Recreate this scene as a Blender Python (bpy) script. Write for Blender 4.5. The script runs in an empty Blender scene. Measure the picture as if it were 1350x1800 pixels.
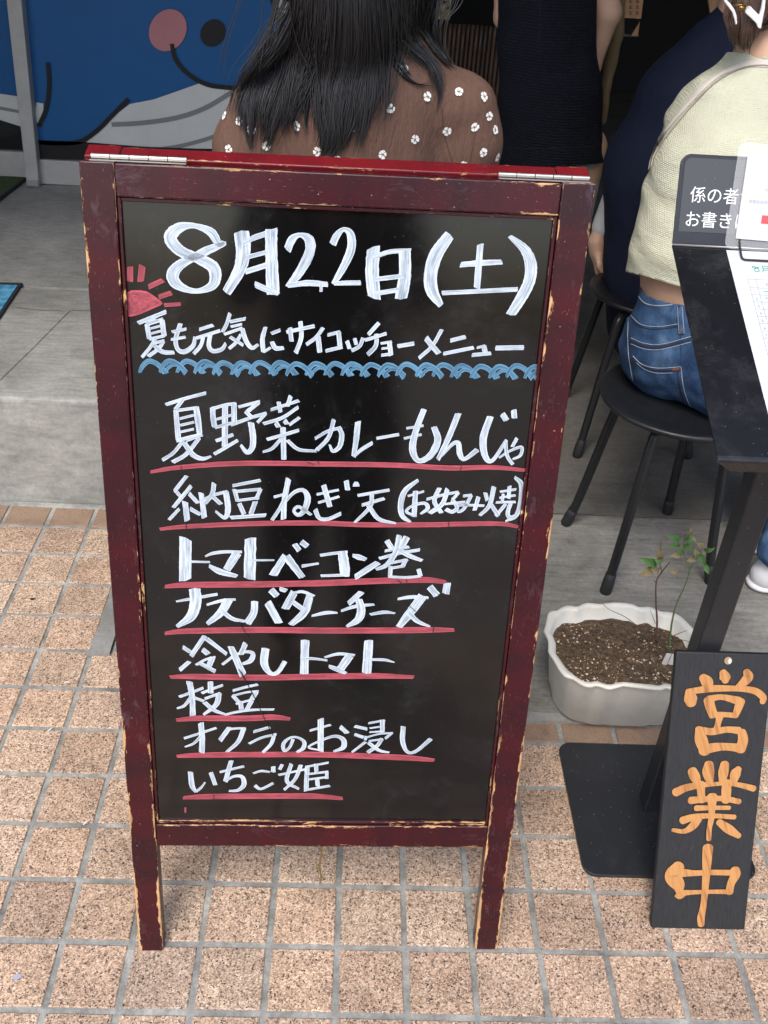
import bpy, bmesh, math, random
import numpy as np
from mathutils import Vector
from mathutils.bvhtree import BVHTree

random.seed(7); rng = np.random.default_rng(7)
SC = bpy.context.scene; C = SC.collection
R = math.radians

# ------------------------------------------------------------------ camera
F_PX, YAW, PITCH, ROLL = 1689.76, 0.0476902, 0.6189234, 0.0663546
CAM = np.array([0.42019, -0.735151, 1.453539])
def cam_axes():
    cy, sy, cp, sp = math.cos(YAW), math.sin(YAW), math.cos(PITCH), math.sin(PITCH)
    f = np.array([sy*cp, cy*cp, -sp]); r = np.array([cy, -sy, 0.]); u = np.cross(r, f)
    return math.cos(ROLL)*r + math.sin(ROLL)*u, -math.sin(ROLL)*r + math.cos(ROLL)*u, f
CR, CU, CF = cam_axes()
cd = bpy.data.cameras.new('camera'); cam = bpy.data.objects.new('camera', cd); C.objects.link(cam)
from mathutils import Matrix
cam.matrix_world = Matrix(((CR[0], CU[0], -CF[0], CAM[0]), (CR[1], CU[1], -CF[1], CAM[1]), (CR[2], CU[2], -CF[2], CAM[2]), (0, 0, 0, 1)))
cd.sensor_fit = 'HORIZONTAL'; cd.sensor_width = 36; cd.lens = F_PX/1350*36
cd.clip_start = .02; cd.clip_end = 200
SC.camera = cam

# ------------------------------------------------------------------ sky, sun, exposure
SUN_EL, SUN_AZ = R(58), R(200)      # overcast, brightest part of the sky above the street behind the camera
w = bpy.data.worlds.new('World'); SC.world = w; w.use_nodes = True
nt = w.node_tree; sky = nt.nodes.new('ShaderNodeTexSky'); sky.sky_type = 'NISHITA'; sky.sun_disc = False
sky.sun_elevation = SUN_EL; sky.sun_rotation = SUN_AZ; sky.dust_density = 3.6; sky.air_density = 1.0; sky.ozone_density = 1.0
nt.links.new(sky.outputs[0], nt.nodes['Background'].inputs[0]); nt.nodes['Background'].inputs[1].default_value = .15
sd = bpy.data.lights.new('sun', 'SUN'); sd.energy = 1.0; sd.angle = R(26); sd.color = (1, .97, .93)
so = bpy.data.objects.new('sun', sd); C.objects.link(so)
so.rotation_euler = (R(90)-SUN_EL, 0, math.pi - SUN_AZ)
SC.view_settings.view_transform = 'Standard'; SC.view_settings.look = 'None'
SC.view_settings.exposure = 1.0; SC.view_settings.gamma = 1

# ------------------------------------------------------------------ helpers: points
def ray(px, py):
    return CF + CR*((px-675)/F_PX) - CU*((py-900)/F_PX)
def atY(px, py, Y):
    d = ray(px, py); return CAM + d*((Y-CAM[1])/d[1])
def atZ(px, py, Z):
    d = ray(px, py); return CAM + d*((Z-CAM[2])/d[2])
def atX(px, py, X):
    d = ray(px, py); return CAM + d*((X-CAM[0])/d[0])
# frame of the menu board's front leaf: origin at the middle of its feet
BYAW, BT = 0.02228, 0.20437
BO = np.array([0.405636, 0.100132, 0.])
UX = np.array([math.cos(BYAW), math.sin(BYAW), 0]); NN = np.array([-math.sin(BYAW), math.cos(BYAW), 0])
UY = np.array([0, 0, math.cos(BT)]) + NN*math.sin(BT); UN = np.cross(UX, UY)
def bw(u, v, d=0.): return BO + UX*u + UY*v + UN*d
def buv(px, py, d=0.):
    r = ray(px, py); O = BO + UN*d; t = ((O-CAM)@UN)/(r@UN); P = CAM + r*t - O
    return P@UX, P@UY

# ------------------------------------------------------------------ helpers: materials
def mat(name, col=(.5, .5, .5), rough=.6, metal=0., spec=.5, coat=0.):
    m = bpy.data.materials.new(name); m.use_nodes = True
    b = m.node_tree.nodes['Principled BSDF']
    b.inputs['Base Color'].default_value = (*col, 1); b.inputs['Roughness'].default_value = rough
    b.inputs['Metallic'].default_value = metal; b.inputs['Specular IOR Level'].default_value = spec
    b.inputs['Coat Weight'].default_value = coat
    return m
class G:
    """small node-graph builder on one material"""
    def __init__(s, m): s.nt = m.node_tree; s.b = s.nt.nodes['Principled BSDF']
    def n(s, t, **k):
        nd = s.nt.nodes.new('ShaderNode'+t)
        for a, v in k.items():
            if a.startswith('i_'):
                key = a[2:]; key = int(key) if key.isdigit() else key.replace('_', ' ')
                s.set(nd.inputs[key], v)
            else: setattr(nd, a, v)
        return nd
    def set(s, sock, v):
        if isinstance(v, bpy.types.NodeSocket): s.nt.links.new(v, sock)
        elif isinstance(v, bpy.types.Node): s.nt.links.new(v.outputs[0], sock)
        else:
            if hasattr(sock.default_value, '__len__') and not hasattr(v, '__len__'): v = (v,)*len(sock.default_value)
            if hasattr(sock.default_value, '__len__') and len(sock.default_value) == 4 and len(v) == 3: v = (*v, 1)
            sock.default_value = v
    def coord(s, which='Object', scale=(1, 1, 1)):
        t = s.n('TexCoord'); mp = s.n('Mapping'); s.set(mp.inputs[0], t.outputs[which]); mp.inputs['Scale'].default_value = scale
        return mp.outputs[0]
    def uv(s, scale=(1, 1, 1)):
        t = s.n('UVMap', uv_map='uvm'); mp = s.n('Mapping'); s.set(mp.inputs[0], t.outputs[0]); mp.inputs['Scale'].default_value = scale
        return mp.outputs[0]
    def noise(s, vec, scale=5., detail=4., rough=.55, dist=0.):
        nd = s.n('TexNoise'); s.set(nd.inputs['Vector'], vec); nd.inputs['Scale'].default_value = scale
        nd.inputs['Detail'].default_value = detail; nd.inputs['Roughness'].default_value = rough; nd.inputs['Distortion'].default_value = dist
        return nd.outputs[0]
    def voro(s, vec, scale, feature='F1', out='Distance'):
        nd = s.n('TexVoronoi', feature=feature); s.set(nd.inputs['Vector'], vec); nd.inputs['Scale'].default_value = scale
        return nd.outputs[out]
    def ramp(s, fac, stops, interp='LINEAR'):
        nd = s.n('ValToRGB'); s.set(nd.inputs[0], fac); cr = nd.color_ramp; cr.interpolation = interp
        while len(cr.elements) < len(stops): cr.elements.new(.5)
        for e, (p, c) in zip(cr.elements, stops):
            e.position = p; e.color = (c, c, c, 1) if not hasattr(c, '__len__') else (*c, 1)
        return nd.outputs[0]
    def mix(s, fac, a, b, mode='MIX'):
        nd = s.n('Mix', data_type='RGBA', blend_type=mode)
        s.set(nd.inputs[0], fac); s.set(nd.inputs[6], a); s.set(nd.inputs[7], b); return nd.outputs[2]
    def math(s, op, a, b=0., c=0., clamp=False):
        nd = s.n('Math', operation=op, use_clamp=clamp); s.set(nd.inputs[0], a); s.set(nd.inputs[1], b); s.set(nd.inputs[2], c); return nd.outputs[0]
    def attr(s, name, out='Fac'): return s.n('Attribute', attribute_name=name).outputs[out]
    def sep(s, v): return s.n('SeparateXYZ', i_0=v).outputs
    def base(s, v): s.set(s.b.inputs['Base Color'], v)
    def rough(s, v): s.set(s.b.inputs['Roughness'], v)
    def bump(s, h, strength=.3, dist=.002):
        nd = s.n('Bump'); nd.inputs['Strength'].default_value = strength; nd.inputs['Distance'].default_value = dist
        s.set(nd.inputs['Height'], h); s.set(s.b.inputs['Normal'], nd.outputs[0])

# ------------------------------------------------------------------ helpers: meshes and things
def put(name, me, m=None, parent=None, smooth=False):
    o = bpy.data.objects.new(name, me); C.objects.link(o)
    if m is not None:
        for x in (m if isinstance(m, (list, tuple)) else [m]): me.materials.append(x)
    if parent is not None: o.parent = parent; o.matrix_parent_inverse = parent_inv(parent)
    if smooth: me.polygons.foreach_set('use_smooth', [True]*len(me.polygons))
    return o
def parent_inv(p):
    return Matrix.Translation(-p.location) if p.parent is None else Matrix.Identity(4)
def thing(name, label, cat, loc, group=None):
    o = bpy.data.objects.new(name, None); C.objects.link(o); o.location = tuple(float(v) for v in loc); o.empty_display_size = .05
    return tag(o, label, cat, group)
def tag(o, label, cat, group=None, kind=None):
    o['label'] = label; o['category'] = cat
    if group: o['group'] = group
    if kind: o['kind'] = kind
    return o
def struct(o): o['kind'] = 'structure'; return o

class MB:
    """collects quads, boxes and tubes; build() links them as one mesh object"""
    def __init__(s): s.v = []; s.f = []; s.uv = []; s.mi = []; s.fa = []; s.anyuv = False
    def vert(s, p): s.v.append((float(p[0]), float(p[1]), float(p[2]))); return len(s.v)-1
    def face(s, idx, uv=None, mi=0, fa=0.):
        s.f.append(tuple(idx)); s.uv.append(uv or [(0, 0)]*len(idx)); s.mi.append(mi); s.fa.append(fa)
        if uv: s.anyuv = True
    def poly(s, pts, mi=0, fa=0.): s.face([s.vert(p) for p in pts], None, mi, fa)
    def slab(s, pts, off, mi=0):
        """a flat outline given thickness: pts is the front, off the vector to the back"""
        off = np.array(off); n = len(pts); a = [s.vert(p) for p in pts]; b = [s.vert(np.array(p)+off) for p in pts]
        s.face(a, None, mi); s.face(b[::-1], None, mi)
        for i in range(n): s.face((a[i], b[i], b[(i+1) % n], a[(i+1) % n]), None, mi)
    def box(s, lo, hi, mi=0, fr=None):
        fr = fr or (lambda x, y, z: (x, y, z))
        c = [s.vert(fr(x, y, z)) for x in (lo[0], hi[0]) for y in (lo[1], hi[1]) for z in (lo[2], hi[2])]
        for q in ((0, 1, 3, 2), (4, 6, 7, 5), (0, 4, 5, 1), (2, 3, 7, 6), (0, 2, 6, 4), (1, 5, 7, 3)): s.face([c[i] for i in q], None, mi)
    def tube(s, pts, rad, n=12, mi=0, cap=True, flat=None):
        pts = [np.array(p, float) for p in pts]; m = len(pts)
        rad = [rad]*m if not hasattr(rad, '__len__') else rad
        t0 = pts[1]-pts[0]; up = np.array([0, 0, 1.]) if abs(t0[2]) < .9*np.linalg.norm(t0) else np.array([1., 0, 0])
        rings = []
        for i in range(m):
            t = pts[min(i+1, m-1)]-pts[max(i-1, 0)]; t = t/(np.linalg.norm(t)+1e-12)
            a = np.cross(up, t); a /= np.linalg.norm(a)+1e-12; b = np.cross(t, a); up = b
            rings.append([s.vert(pts[i] + rad[i]*(a*math.cos(2*math.pi*k/n)+b*math.sin(2*math.pi*k/n))) for k in range(n)])
        for i in range(m-1):
            for k in range(n): s.face((rings[i][k], rings[i][(k+1) % n], rings[i+1][(k+1) % n], rings[i+1][k]), None, mi)
        if cap: s.face(rings[0][::-1], None, mi); s.face(rings[-1], None, mi)
    def loft(s, rings, mi=0, cap=True):
        idx = [[s.vert(p) for p in r] for r in rings]; n = len(rings[0])
        for i in range(len(rings)-1):
            for k in range(n): s.face((idx[i][k], idx[i][(k+1) % n], idx[i+1][(k+1) % n], idx[i+1][k]), None, mi)
        if cap: s.face(idx[0][::-1], None, mi); s.face(idx[-1], None, mi)
    def mesh(s, name):
        me = bpy.data.meshes.new(name); me.from_pydata(s.v, [], s.f); 
        me.polygons.foreach_set('material_index', s.mi)
        if s.anyuv:
            l = me.uv_layers.new(name='uvm'); l.data.foreach_set('uv', [c for u in s.uv for p in u for c in p])
        if any(s.fa): me.attributes.new('fa', 'FLOAT', 'FACE').data.foreach_set('value', s.fa)
        me.update(); return me
    def build(s, name, m=None, parent=None, smooth=False, bevel=0., seg=2):
        me = s.mesh(name)
        if bevel:
            bm = bmesh.new(); bm.from_mesh(me); bmesh.ops.recalc_face_normals(bm, faces=bm.faces)
            es = [e for e in bm.edges if len(e.link_faces) == 2 and e.calc_face_angle(0) > .6]
            bmesh.ops.bevel(bm, geom=es, offset=bevel, segments=seg, profile=.5, affect='EDGES'); bm.to_mesh(me); bm.free()
        return put(name, me, m, parent, smooth)
def spline(pts, per=6):
    """Catmull-Rom through pts (any dimension)"""
    P = [np.array(p, float) for p in pts]
    if len(P) < 3: return [P[0]+(P[-1]-P[0])*t for t in np.linspace(0, 1, per+1)]
    Q = [2*P[0]-P[1]]+P+[2*P[-1]-P[-2]]; out = []
    for i in range(1, len(Q)-2):
        for t in np.arange(per)/per:
            a, b, c, d = Q[i-1:i+3]
            out.append(.5*((2*b)+(c-a)*t+(2*a-5*b+4*c-d)*t*t+(-a+3*b-3*c+d)*t**3))
    return out+[P[-1]]

# signed-distance modelling: smooth union of tapered capsules and ellipsoids, polygonised with surface nets
def sdf_mesh(name, prims, vox=.007, k=.02, pad=.03, noise=None):
    lo = np.full(3, 1e9); hi = -lo
    for p in prims:
        a, b, r = np.array(p[0], float), np.array(p[1], float), max(p[2], p[3])*max(1, (1/min(p[4])) if len(p) > 4 else 1)
        lo = np.minimum(lo, np.minimum(a, b)-r); hi = np.maximum(hi, np.maximum(a, b)+r)
    lo -= pad; hi += pad; n = np.ceil((hi-lo)/vox).astype(int)+1
    D = np.full(n, 1., np.float32)
    for p in prims:
        a, b, ra, rb = np.array(p[0], float), np.array(p[1], float), p[2], p[3]
        sc = np.array(p[4], float) if len(p) > 4 else np.ones(3)     # stretch: >1 makes it thinner along that axis
        kk = p[5] if len(p) > 5 else k
        ext = max(ra, rb)/sc.min()+kk*1.5+2*vox
        i0 = np.maximum(((np.minimum(a, b)-ext-lo)/vox).astype(int), 0); i1 = np.minimum(((np.maximum(a, b)+ext-lo)/vox).astype(int)+2, n)
        ax = [lo[j]+vox*np.arange(i0[j], i1[j]) for j in range(3)]
        X = np.stack(np.meshgrid(*ax, indexing='ij'), -1)*sc; A, B = a*sc, b*sc
        ab = B-A; L = ab@ab
        t = np.clip(((X-A)@ab)/(L+1e-12), 0, 1)
        d = np.linalg.norm(X-A-t[..., None]*ab, axis=-1)-(ra+(rb-ra)*t)
        d = (d/np.sqrt(sc.min()*sc.max())).astype(np.float32)
        sl = tuple(slice(i0[j], i1[j]) for j in range(3)); o = D[sl]
        h = np.clip(.5+.5*(o-d)/kk, 0, 1); D[sl] = o*(1-h)+d*h-kk*h*(1-h)
    # surface nets
    S = D < 0; cx = np.zeros(n-1, np.int8)
    corners = [(i, j, l) for i in (0, 1) for j in (0, 1) for l in (0, 1)]
    cut = lambda A, c: A[c[0]:n[0]-1+c[0], c[1]:n[1]-1+c[1], c[2]:n[2]-1+c[2]]
    for c in corners: cx += cut(S, c)
    act = (cx > 0) & (cx < 8); ids = np.full(n-1, -1, np.int64); ids[act] = np.arange(act.sum())
    I = np.argwhere(act); acc = np.zeros((len(I), 3)); cnt = np.zeros(len(I))
    val = {c: D[I[:, 0]+c[0], I[:, 1]+c[1], I[:, 2]+c[2]] for c in corners}
    for c in corners:
        for ax_ in range(3):
            if c[ax_] == 0:
                e = list(c); e[ax_] = 1; e = tuple(e); d0, d1 = val[c], val[e]; ok = (d0 < 0) != (d1 < 0)
                t = np.where(ok, d0/np.where(ok, d0-d1, 1), 0)
                P = np.tile(np.array(c, float), (len(I), 1)); P[:, ax_] += t
                acc[ok] += P[ok]; cnt[ok] += 1
    V = lo+vox*(I+acc/cnt[:, None]); Fs = []
    for ax_ in range(3):
        b_, c_ = (ax_+1) % 3, (ax_+2) % 3
        sh = [slice(None)]*3; s0 = [slice(1, -1)]*3; s0[ax_] = slice(0, -1); s1 = [slice(1, -1)]*3; s1[ax_] = slice(1, None)
        e = np.argwhere(S[tuple(s0)] != S[tuple(s1)]); off = np.ones(3, int); off[ax_] = 0; e = e+off
        q = []
        for db, dc in ((0, 0), (-1, 0), (-1, -1), (0, -1)):
            g = e.copy(); g[:, b_] += db; g[:, c_] += dc; q.append(ids[g[:, 0], g[:, 1], g[:, 2]])
        q = np.stack(q, 1); flip = S[e[:, 0], e[:, 1], e[:, 2]]; q[~flip] = q[~flip][:, ::-1]; Fs.append(q)
    Fq = np.concatenate(Fs); Fq = Fq[(Fq >= 0).all(1)]
    # two relaxation passes
    for _ in range(2):
        sm = np.zeros_like(V); ct = np.zeros(len(V))
        for i in range(4):
            a, b = Fq[:, i], Fq[:, (i+1) % 4]; np.add.at(sm, a, V[b]); np.add.at(ct, a, 1); np.add.at(sm, b, V[a]); np.add.at(ct, b, 1)
        V = .5*V+.5*sm/np.maximum(ct, 1)[:, None]
    if noise is not None: V = noise(V)
    me = bpy.data.meshes.new(name); me.from_pydata(V.tolist(), [], Fq.tolist()); me.update()
    me.polygons.foreach_set('use_smooth', [True]*len(me.polygons))
    return me
def bvh_of(me): return BVHTree.FromPolygons([v.co[:] for v in me.vertices], [p.vertices[:] for p in me.polygons])
def hit(bvh, px, py, lift=0.):
    """where the line of sight at a photo pixel meets a modelled surface, and its normal"""
    d = ray(px, py); d = d/np.linalg.norm(d); h = bvh.ray_cast(Vector(CAM), Vector(d))
    if h[0] is None: return None
    nrm = h[1] if h[1].dot(Vector(d)) < 0 else -h[1]
    return np.array(h[0])+np.array(nrm)*lift, np.array(nrm)
def smooth_noise(amp, freq, seed=0, stretch=(1, 1, 1)):
    rg = np.random.default_rng(seed); K = rg.normal(size=(14, 3))*freq*np.array(stretch); ph = rg.uniform(0, 6.28, 14); dr = rg.normal(size=(14, 3)); dr /= np.linalg.norm(dr, axis=1)[:, None]
    return lambda V: V+amp*sum(np.sin(V@K[i]+ph[i])[:, None]*dr[i] for i in range(14))/3.7

# ------------------------------------------------------------------ materials of the setting
S = .108                                   # tile pitch
def mat_tile(plain=False):
    m = mat('plain_tile' if plain else 'granite_tile', rough=.62, spec=.3); g = G(m); o = g.coord()
    rnd = g.attr('fa')
    if plain:
        n = g.noise(o, 260, 3, .6); c = g.ramp(n, [(.3, (.20, .135, .092)), (.7, (.31, .22, .155))])
        c = g.mix(g.math('MULTIPLY', rnd, .5), c, (.25, .175, .125), 'MIX')
    else:
        ov = g.n('VectorMath', operation='ADD', i_0=o, i_1=g.n('VectorMath', operation='SCALE', i_0=g.n('TexNoise', i_Vector=o, i_Scale=300., i_Detail=2.).outputs[1], i_Scale=.006)).outputs[0]
        v = g.voro(ov, 460, out='Color'); h = g.sep(v)[0]
        c = g.ramp(h, [(0, (.055, .048, .048)), (.06, (.20, .15, .12)), (.20, (.38, .275, .205)), (.42, (.51, .385, .295)), (.62, (.61, .485, .385)), (.82, (.43, .315, .24)), (.92, (.70, .60, .50))], 'CONSTANT')
        n = g.noise(o, 420, 3, .7)
        c = g.mix(.6, c, g.ramp(n, [(.3, .55), (.5, 1.), (.75, 1.25)]), 'MULTIPLY')
        tint = g.ramp(rnd, [(0, (1.0, .86, .74)), (.3, (1.05, .97, .86)), (.55, (.92, .80, .70)), (.8, (1.05, .90, .76)), (1, (.96, .90, .84))])
        c = g.mix(.8, c, tint, 'MULTIPLY'); c = g.mix(1., c, (1.0, 1.035, 1.06), 'MULTIPLY'); c = g.mix(1., c, g.ramp(g.math('FRACT', g.math('MULTIPLY', rnd, 7.3)), [(0, .82), (.5, .96), (1, 1.06)]), 'MULTIPLY')
    dirt = g.noise(o, 7, 6, .7); c = g.mix(1., c, g.ramp(dirt, [(.3, .66), (.55, 1.)]), 'MULTIPLY'); d2 = g.noise(o, 45, 5, .75); c = g.mix(.6, c, g.ramp(d2, [(.36, .62), (.46, 1.)]), 'MULTIPLY')
    g.base(c); g.bump(g.noise(o, 500, 2, .6), .35, .0012)
    return m
M_TILE, M_PLAIN = mat_tile(), mat_tile(True)
M_GROUT = mat('grout', rough=.9, spec=.2); g = G(M_GROUT); o = g.coord()
g.base(g.mix(.7, g.ramp(g.noise(o, 9, 6, .7), [(.32, (.13, .133, .125)), (.5, (.27, .275, .258)), (.66, (.44, .445, .415))]), g.ramp(g.noise(o, 160, 4, .7), [(.35, .65), (.6, 1.)]), 'MULTIPLY'))
g.bump(g.noise(o, 120, 5, .7), .5, .002)
def mat_concrete(name, dark, light, streak=1., seed=0.):
    m = mat(name, rough=.82, spec=.25); g = G(m); o = g.coord(); of = g.n('VectorMath', operation='ADD', i_0=o, i_1=(seed, seed*.7, seed*.3)).outputs[0]
    big = g.noise(of, 3.2, 7, .68, .4); c = g.ramp(big, [(.28, dark), (.5, tuple((a+b)/2 for a, b in zip(dark, light))), (.7, light)])
    mp = g.n('Mapping', i_0=of); mp.inputs['Scale'].default_value = (9, 55, 30)
    st = g.noise(mp.outputs[0], 1.6, 5, .65, .3)
    c = g.mix(.75*streak, c, g.ramp(st, [(.3, .68), (.5, .98), (.72, 1.22)]), 'MULTIPLY')
    fine = g.noise(of, 95, 5, .75); c = g.mix(.6, c, g.ramp(fine, [(.3, .66), (.52, 1.), (.75, 1.2)]), 'MULTIPLY')
    sp = g.voro(of, 26); c = g.mix(1., c, g.ramp(g.math('ADD', sp, g.math('MULTIPLY', g.noise(of, 40, 2), .25)), [(.10, .35), (.15, 1.)]), 'MULTIPLY')
    stain = g.noise(of, 1.7, 4, .6, 1.2); c = g.mix(.8, c, g.ramp(stain, [(.36, .7), (.5, 1.)]), 'MULTIPLY')
    g.base(c); g.bump(g.mix(.5, st, fine), .5, .004)
    return m
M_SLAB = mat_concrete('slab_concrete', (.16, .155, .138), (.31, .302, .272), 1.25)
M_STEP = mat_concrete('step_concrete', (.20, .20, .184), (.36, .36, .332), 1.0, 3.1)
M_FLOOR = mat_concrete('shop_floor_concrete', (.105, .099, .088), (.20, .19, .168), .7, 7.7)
M_MORTAR = mat_concrete('mortar', (.15, .15, .14), (.30, .30, .285), .5, 5.2)
M_PAVE = mat('pale_paving', rough=.85); g = G(M_PAVE); o = g.coord(); g.base(g.mix(1., g.ramp(g.noise(o, 2.2, 4, .7), [(.3, (.20, .165, .14)), (.7, (.34, .28, .235))]), g.ramp(g.noise(o, 140, 4, .7), [(.3, .7), (.7, 1.1)]), 'MULTIPLY'))  # light brown street paving, kept pale so the board has brightness to reflect

# ------------------------------------------------------------------ pavement of square tiles
SLAB_L, SLAB_F, SLAB_F2, STEP_F = -.06, .606, .745, 1.285
def tile_rows():
    mb = MB()
    def tile(x0, x1, y0, y1, mi):
        if x1-x0 < .02 or y1-y0 < .012: return
        gp = .0047+rng.uniform(-.0006, .0006); z = rng.uniform(-.0006, .0006); x0 += gp; x1 -= gp; y0 += gp; y1 -= gp; b = .0016
        j = rng.uniform(-.0009, .0009, 8)
        top = [(x0+b+j[0], y0+b+j[1], z), (x1-b+j[2], y0+b+j[3], z), (x1-b+j[4], y1-b+j[5], z), (x0+b+j[6], y1-b+j[7], z)]
        mid = [(p[0]+sx*b, p[1]+sy*b, z-.0014) for p, (sx, sy) in zip(top, ((-1, -1), (1, -1), (1, 1), (-1, 1)))]
        bot = [(p[0], p[1], -.006) for p in mid]
        ids = [[mb.vert(p) for p in r] for r in (top, mid, bot)]; fa = .02+.96*rng.random()
        mb.face(ids[0], None, mi, fa)
        for r in (0, 1):
            for k in range(4): mb.face((ids[r][k], ids[r+1][k], ids[r+1][(k+1) % 4], ids[r][(k+1) % 4]), None, mi, fa)
    for i in range(-26, 36):
        for j in range(-13, 12):
            x0, x1, y0, y1 = i*S, (i+1)*S, j*S, (j+1)*S
            if i >= 0:                                       # in front of the low slab
                fr = SLAB_F if i >= 3 else SLAB_F2-.02
                if y0 >= fr-.01: continue
                last = y1 > fr-.02; tile(x0, x1, y0, min(y1, fr-.006), 1 if last and i >= 3 else 0)
            else:
                if i == -1 and j >= 7: x1 = SLAB_L-.03
                last = j == 11; tile(x0, x1, y0, min(y1, STEP_F-.012), 1 if last else 0)
    return mb
struct(tile_rows().build('pavement', [M_TILE, M_PLAIN]))
mb = MB()
gx, gy = np.arange(-3, 4.01, .12), np.arange(-1.5, 1.34, .12)
mb.poly([(-3, -1.5, -.0030), (4, -1.5, -.0030), (4, 1.33, -.0030), (-3, 1.33, -.0030)])
struct(mb.build('pavement_joint', M_GROUT))
mb = MB(); mb.poly([(-30, -30, -.03), (30, -30, -.03), (30, 30, -.03), (-30, 30, -.03)]); struct(mb.build('ground', M_PAVE))

# low concrete slab in front of the shop, with a ragged mortar edge, and the shop floor behind its joint
def ragged(x0, y0, x1, y1, n, amp):
    return [(x0+(x1-x0)*t+rng.uniform(-amp, amp)*.4, y0+(y1-y0)*t+rng.uniform(-amp, amp)) for t in np.linspace(0, 1, n)]
mb = MB(); fr = ragged(.30, SLAB_F+.012, 4, SLAB_F+.002, 90, .0035)
out = [(SLAB_L, 1.306), (SLAB_L, SLAB_F2+.012), (.30, SLAB_F2+.012)]+fr+[(4, 1.306)]
mb.slab([(x, y, .013) for x, y in out], (0, 0, -.02)); o = mb.build('slab', M_SLAB, bevel=.002); struct(o)
mb = MB()
a = ragged(.30, SLAB_F-.014, 4, SLAB_F-.022, 120, .004); b = ragged(4, SLAB_F+.004, .30, SLAB_F+.014, 100, .001)
mb.slab([(x, y, .0065) for x, y in a+b], (0, 0, -.012))
a = ragged(-.112, .742, -.104, 1.01, 16, .006); mb.slab([(x, y, .006) for x, y in [(-.066, .742)]+a[0:]+[(-.066, 1.03)]], (0, 0, -.01))
mb.box((-.088, .742, .003), (-.066, 1.27, .0095))
struct(mb.build('mortar_edge', M_MORTAR))
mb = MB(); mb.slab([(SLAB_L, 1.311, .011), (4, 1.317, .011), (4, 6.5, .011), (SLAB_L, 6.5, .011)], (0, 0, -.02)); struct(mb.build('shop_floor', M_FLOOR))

# raised concrete step in front of the sliding door
STEP_H, STEP_R, DOOR_Y = .302, .09, 2.9
mb = MB(); J1 = 1.945
mb.box((-3, STEP_F+.004, -.01), (STEP_R, J1-.0015, STEP_H)); mb.box((-3, J1+.0015, -.01), (STEP_R, DOOR_Y+.1, STEP_H-.001))
o = mb.build('concrete_step', M_STEP, bevel=.012, seg=3); struct(o)
mb = MB()      # thin trowelled seams and the thicker rim of the step, proud of its top
def seam(pts, wd, h):
    pts = spline([(p[0], p[1], 0) for p in pts], 8)
    for i in range(len(pts)-1):
        t = pts[i+1]-pts[i]; nrm = np.array([-t[1], t[0], 0])/np.linalg.norm(t)*wd/2
        mb.poly([(*(pts[i]-nrm)[:2], STEP_H+h), (*(pts[i+1]-nrm)[:2], STEP_H+h), (*(pts[i+1]+nrm)[:2], STEP_H+h), (*(pts[i]+nrm)[:2], STEP_H+h)])
pz = lambda x, y: atZ(x, y, STEP_H)
seam([pz(-6, 672), pz(60, 608), pz(122, 545)], .008, .0022); seam([pz(122, 545), pz(150, 546), pz(190, 540)], .006, .0024); seam([pz(-10, 535), pz(70, 545), pz(122, 546)], .007, .0020)
struct(mb.build('step_seam', M_STEP))

# ------------------------------------------------------------------ shop front: left sliding doors with a painted whale
M_ALU = mat('grey_frame', (.38, .375, .355), .5); g = G(M_ALU); o = g.coord(); g.base(g.mix(.5, (.38, .375, .355), g.ramp(g.noise(o, 14, 5, .7), [(.3, .7), (.7, 1.1)]), 'MULTIPLY'))
def flat_paint(name, col, rough=.55):
    m = mat(name, col, rough, spec=.3); g = G(m); o = g.coord()
    g.base(g.mix(.35, col, g.ramp(g.noise(o, 5, 5, .7), [(.3, .72), (.7, 1.1)]), 'MULTIPLY')); g.bump(g.noise(o, 300, 2), .1, .001); return m
M_BLUE = flat_paint('whale_blue', (.006, .085, .245)); M_BELLY = flat_paint('whale_belly', (.54, .56, .535)); M_STRIPE = flat_paint('belly_stripe', (.20, .205, .20))
M_BLK = flat_paint('black_outline', (.008, .008, .009)); M_CHEEK = flat_paint('cheek_pink', (.42, .175, .185)); M_PALE = flat_paint('pale_ground', (.40, .40, .36))
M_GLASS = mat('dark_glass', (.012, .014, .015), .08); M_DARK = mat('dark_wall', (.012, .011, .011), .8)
door = thing('sliding_door', 'grey framed sliding door painted with a blue cartoon whale, on the concrete step', 'door', (-.1, DOOR_Y, STEP_H))
def onD(px, py, d=0.): return atY(px, py, DOOR_Y-d)
def art(mb, pts, mi, d, th=.0012):
    P = [onD(x, y, d) for x, y in pts]; mb.slab([(p[0], DOOR_Y-d, p[2]) for p in P], (0, th, 0), mi)
def band(mb, pts, wd, mi, d, th=.0012):
    P = [np.array([onD(x, y, d)[0], 0, onD(x, y, d)[2]]) for x, y in pts]; P = spline(P, 6); wd = wd if hasattr(wd, '__len__') else (wd, wd)
    for i in range(len(P)-1):
        q = []
        for k in (i, i+1):
            t = P[min(k+1, len(P)-1)]-P[max(k-1, 0)]; nv = np.array([-t[2], 0, t[0]])/np.linalg.norm(t)*(wd[0]+(wd[1]-wd[0])*k/len(P))/2; q.append((P[k]-nv, P[k]+nv))
        a, b = q; mb.poly([(p[0], DOOR_Y-d, p[2]) for p in (a[0], b[0], b[1], a[1])], mi)
zb = onD(200, 262)[2]
mb = MB(); mb.box((-.765, DOOR_Y, zb-.02), (.40, DOOR_Y+.03, 2.25)); mb.build('panel', M_BLUE, door)
mb = MB()
art(mb, [(470, -400), (476, -60), (484, 0), (500, 40), (511, 90), (505, 150), (520, 170), (610, 100), (610, -400)], 3, .003)
art(mb, [(228, 183), (270, 175), (310, 161), (352, 146), (365, 152), (390, 156), (460, 158), (520, 165), (560, 262), (395, 264), (260, 260), (150, 251), (185, 222), (205, 200)], 0, .003)
art(mb, [(64, 180), (76, 182), (76, 216), (60, 216)], 0, .003)
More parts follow.
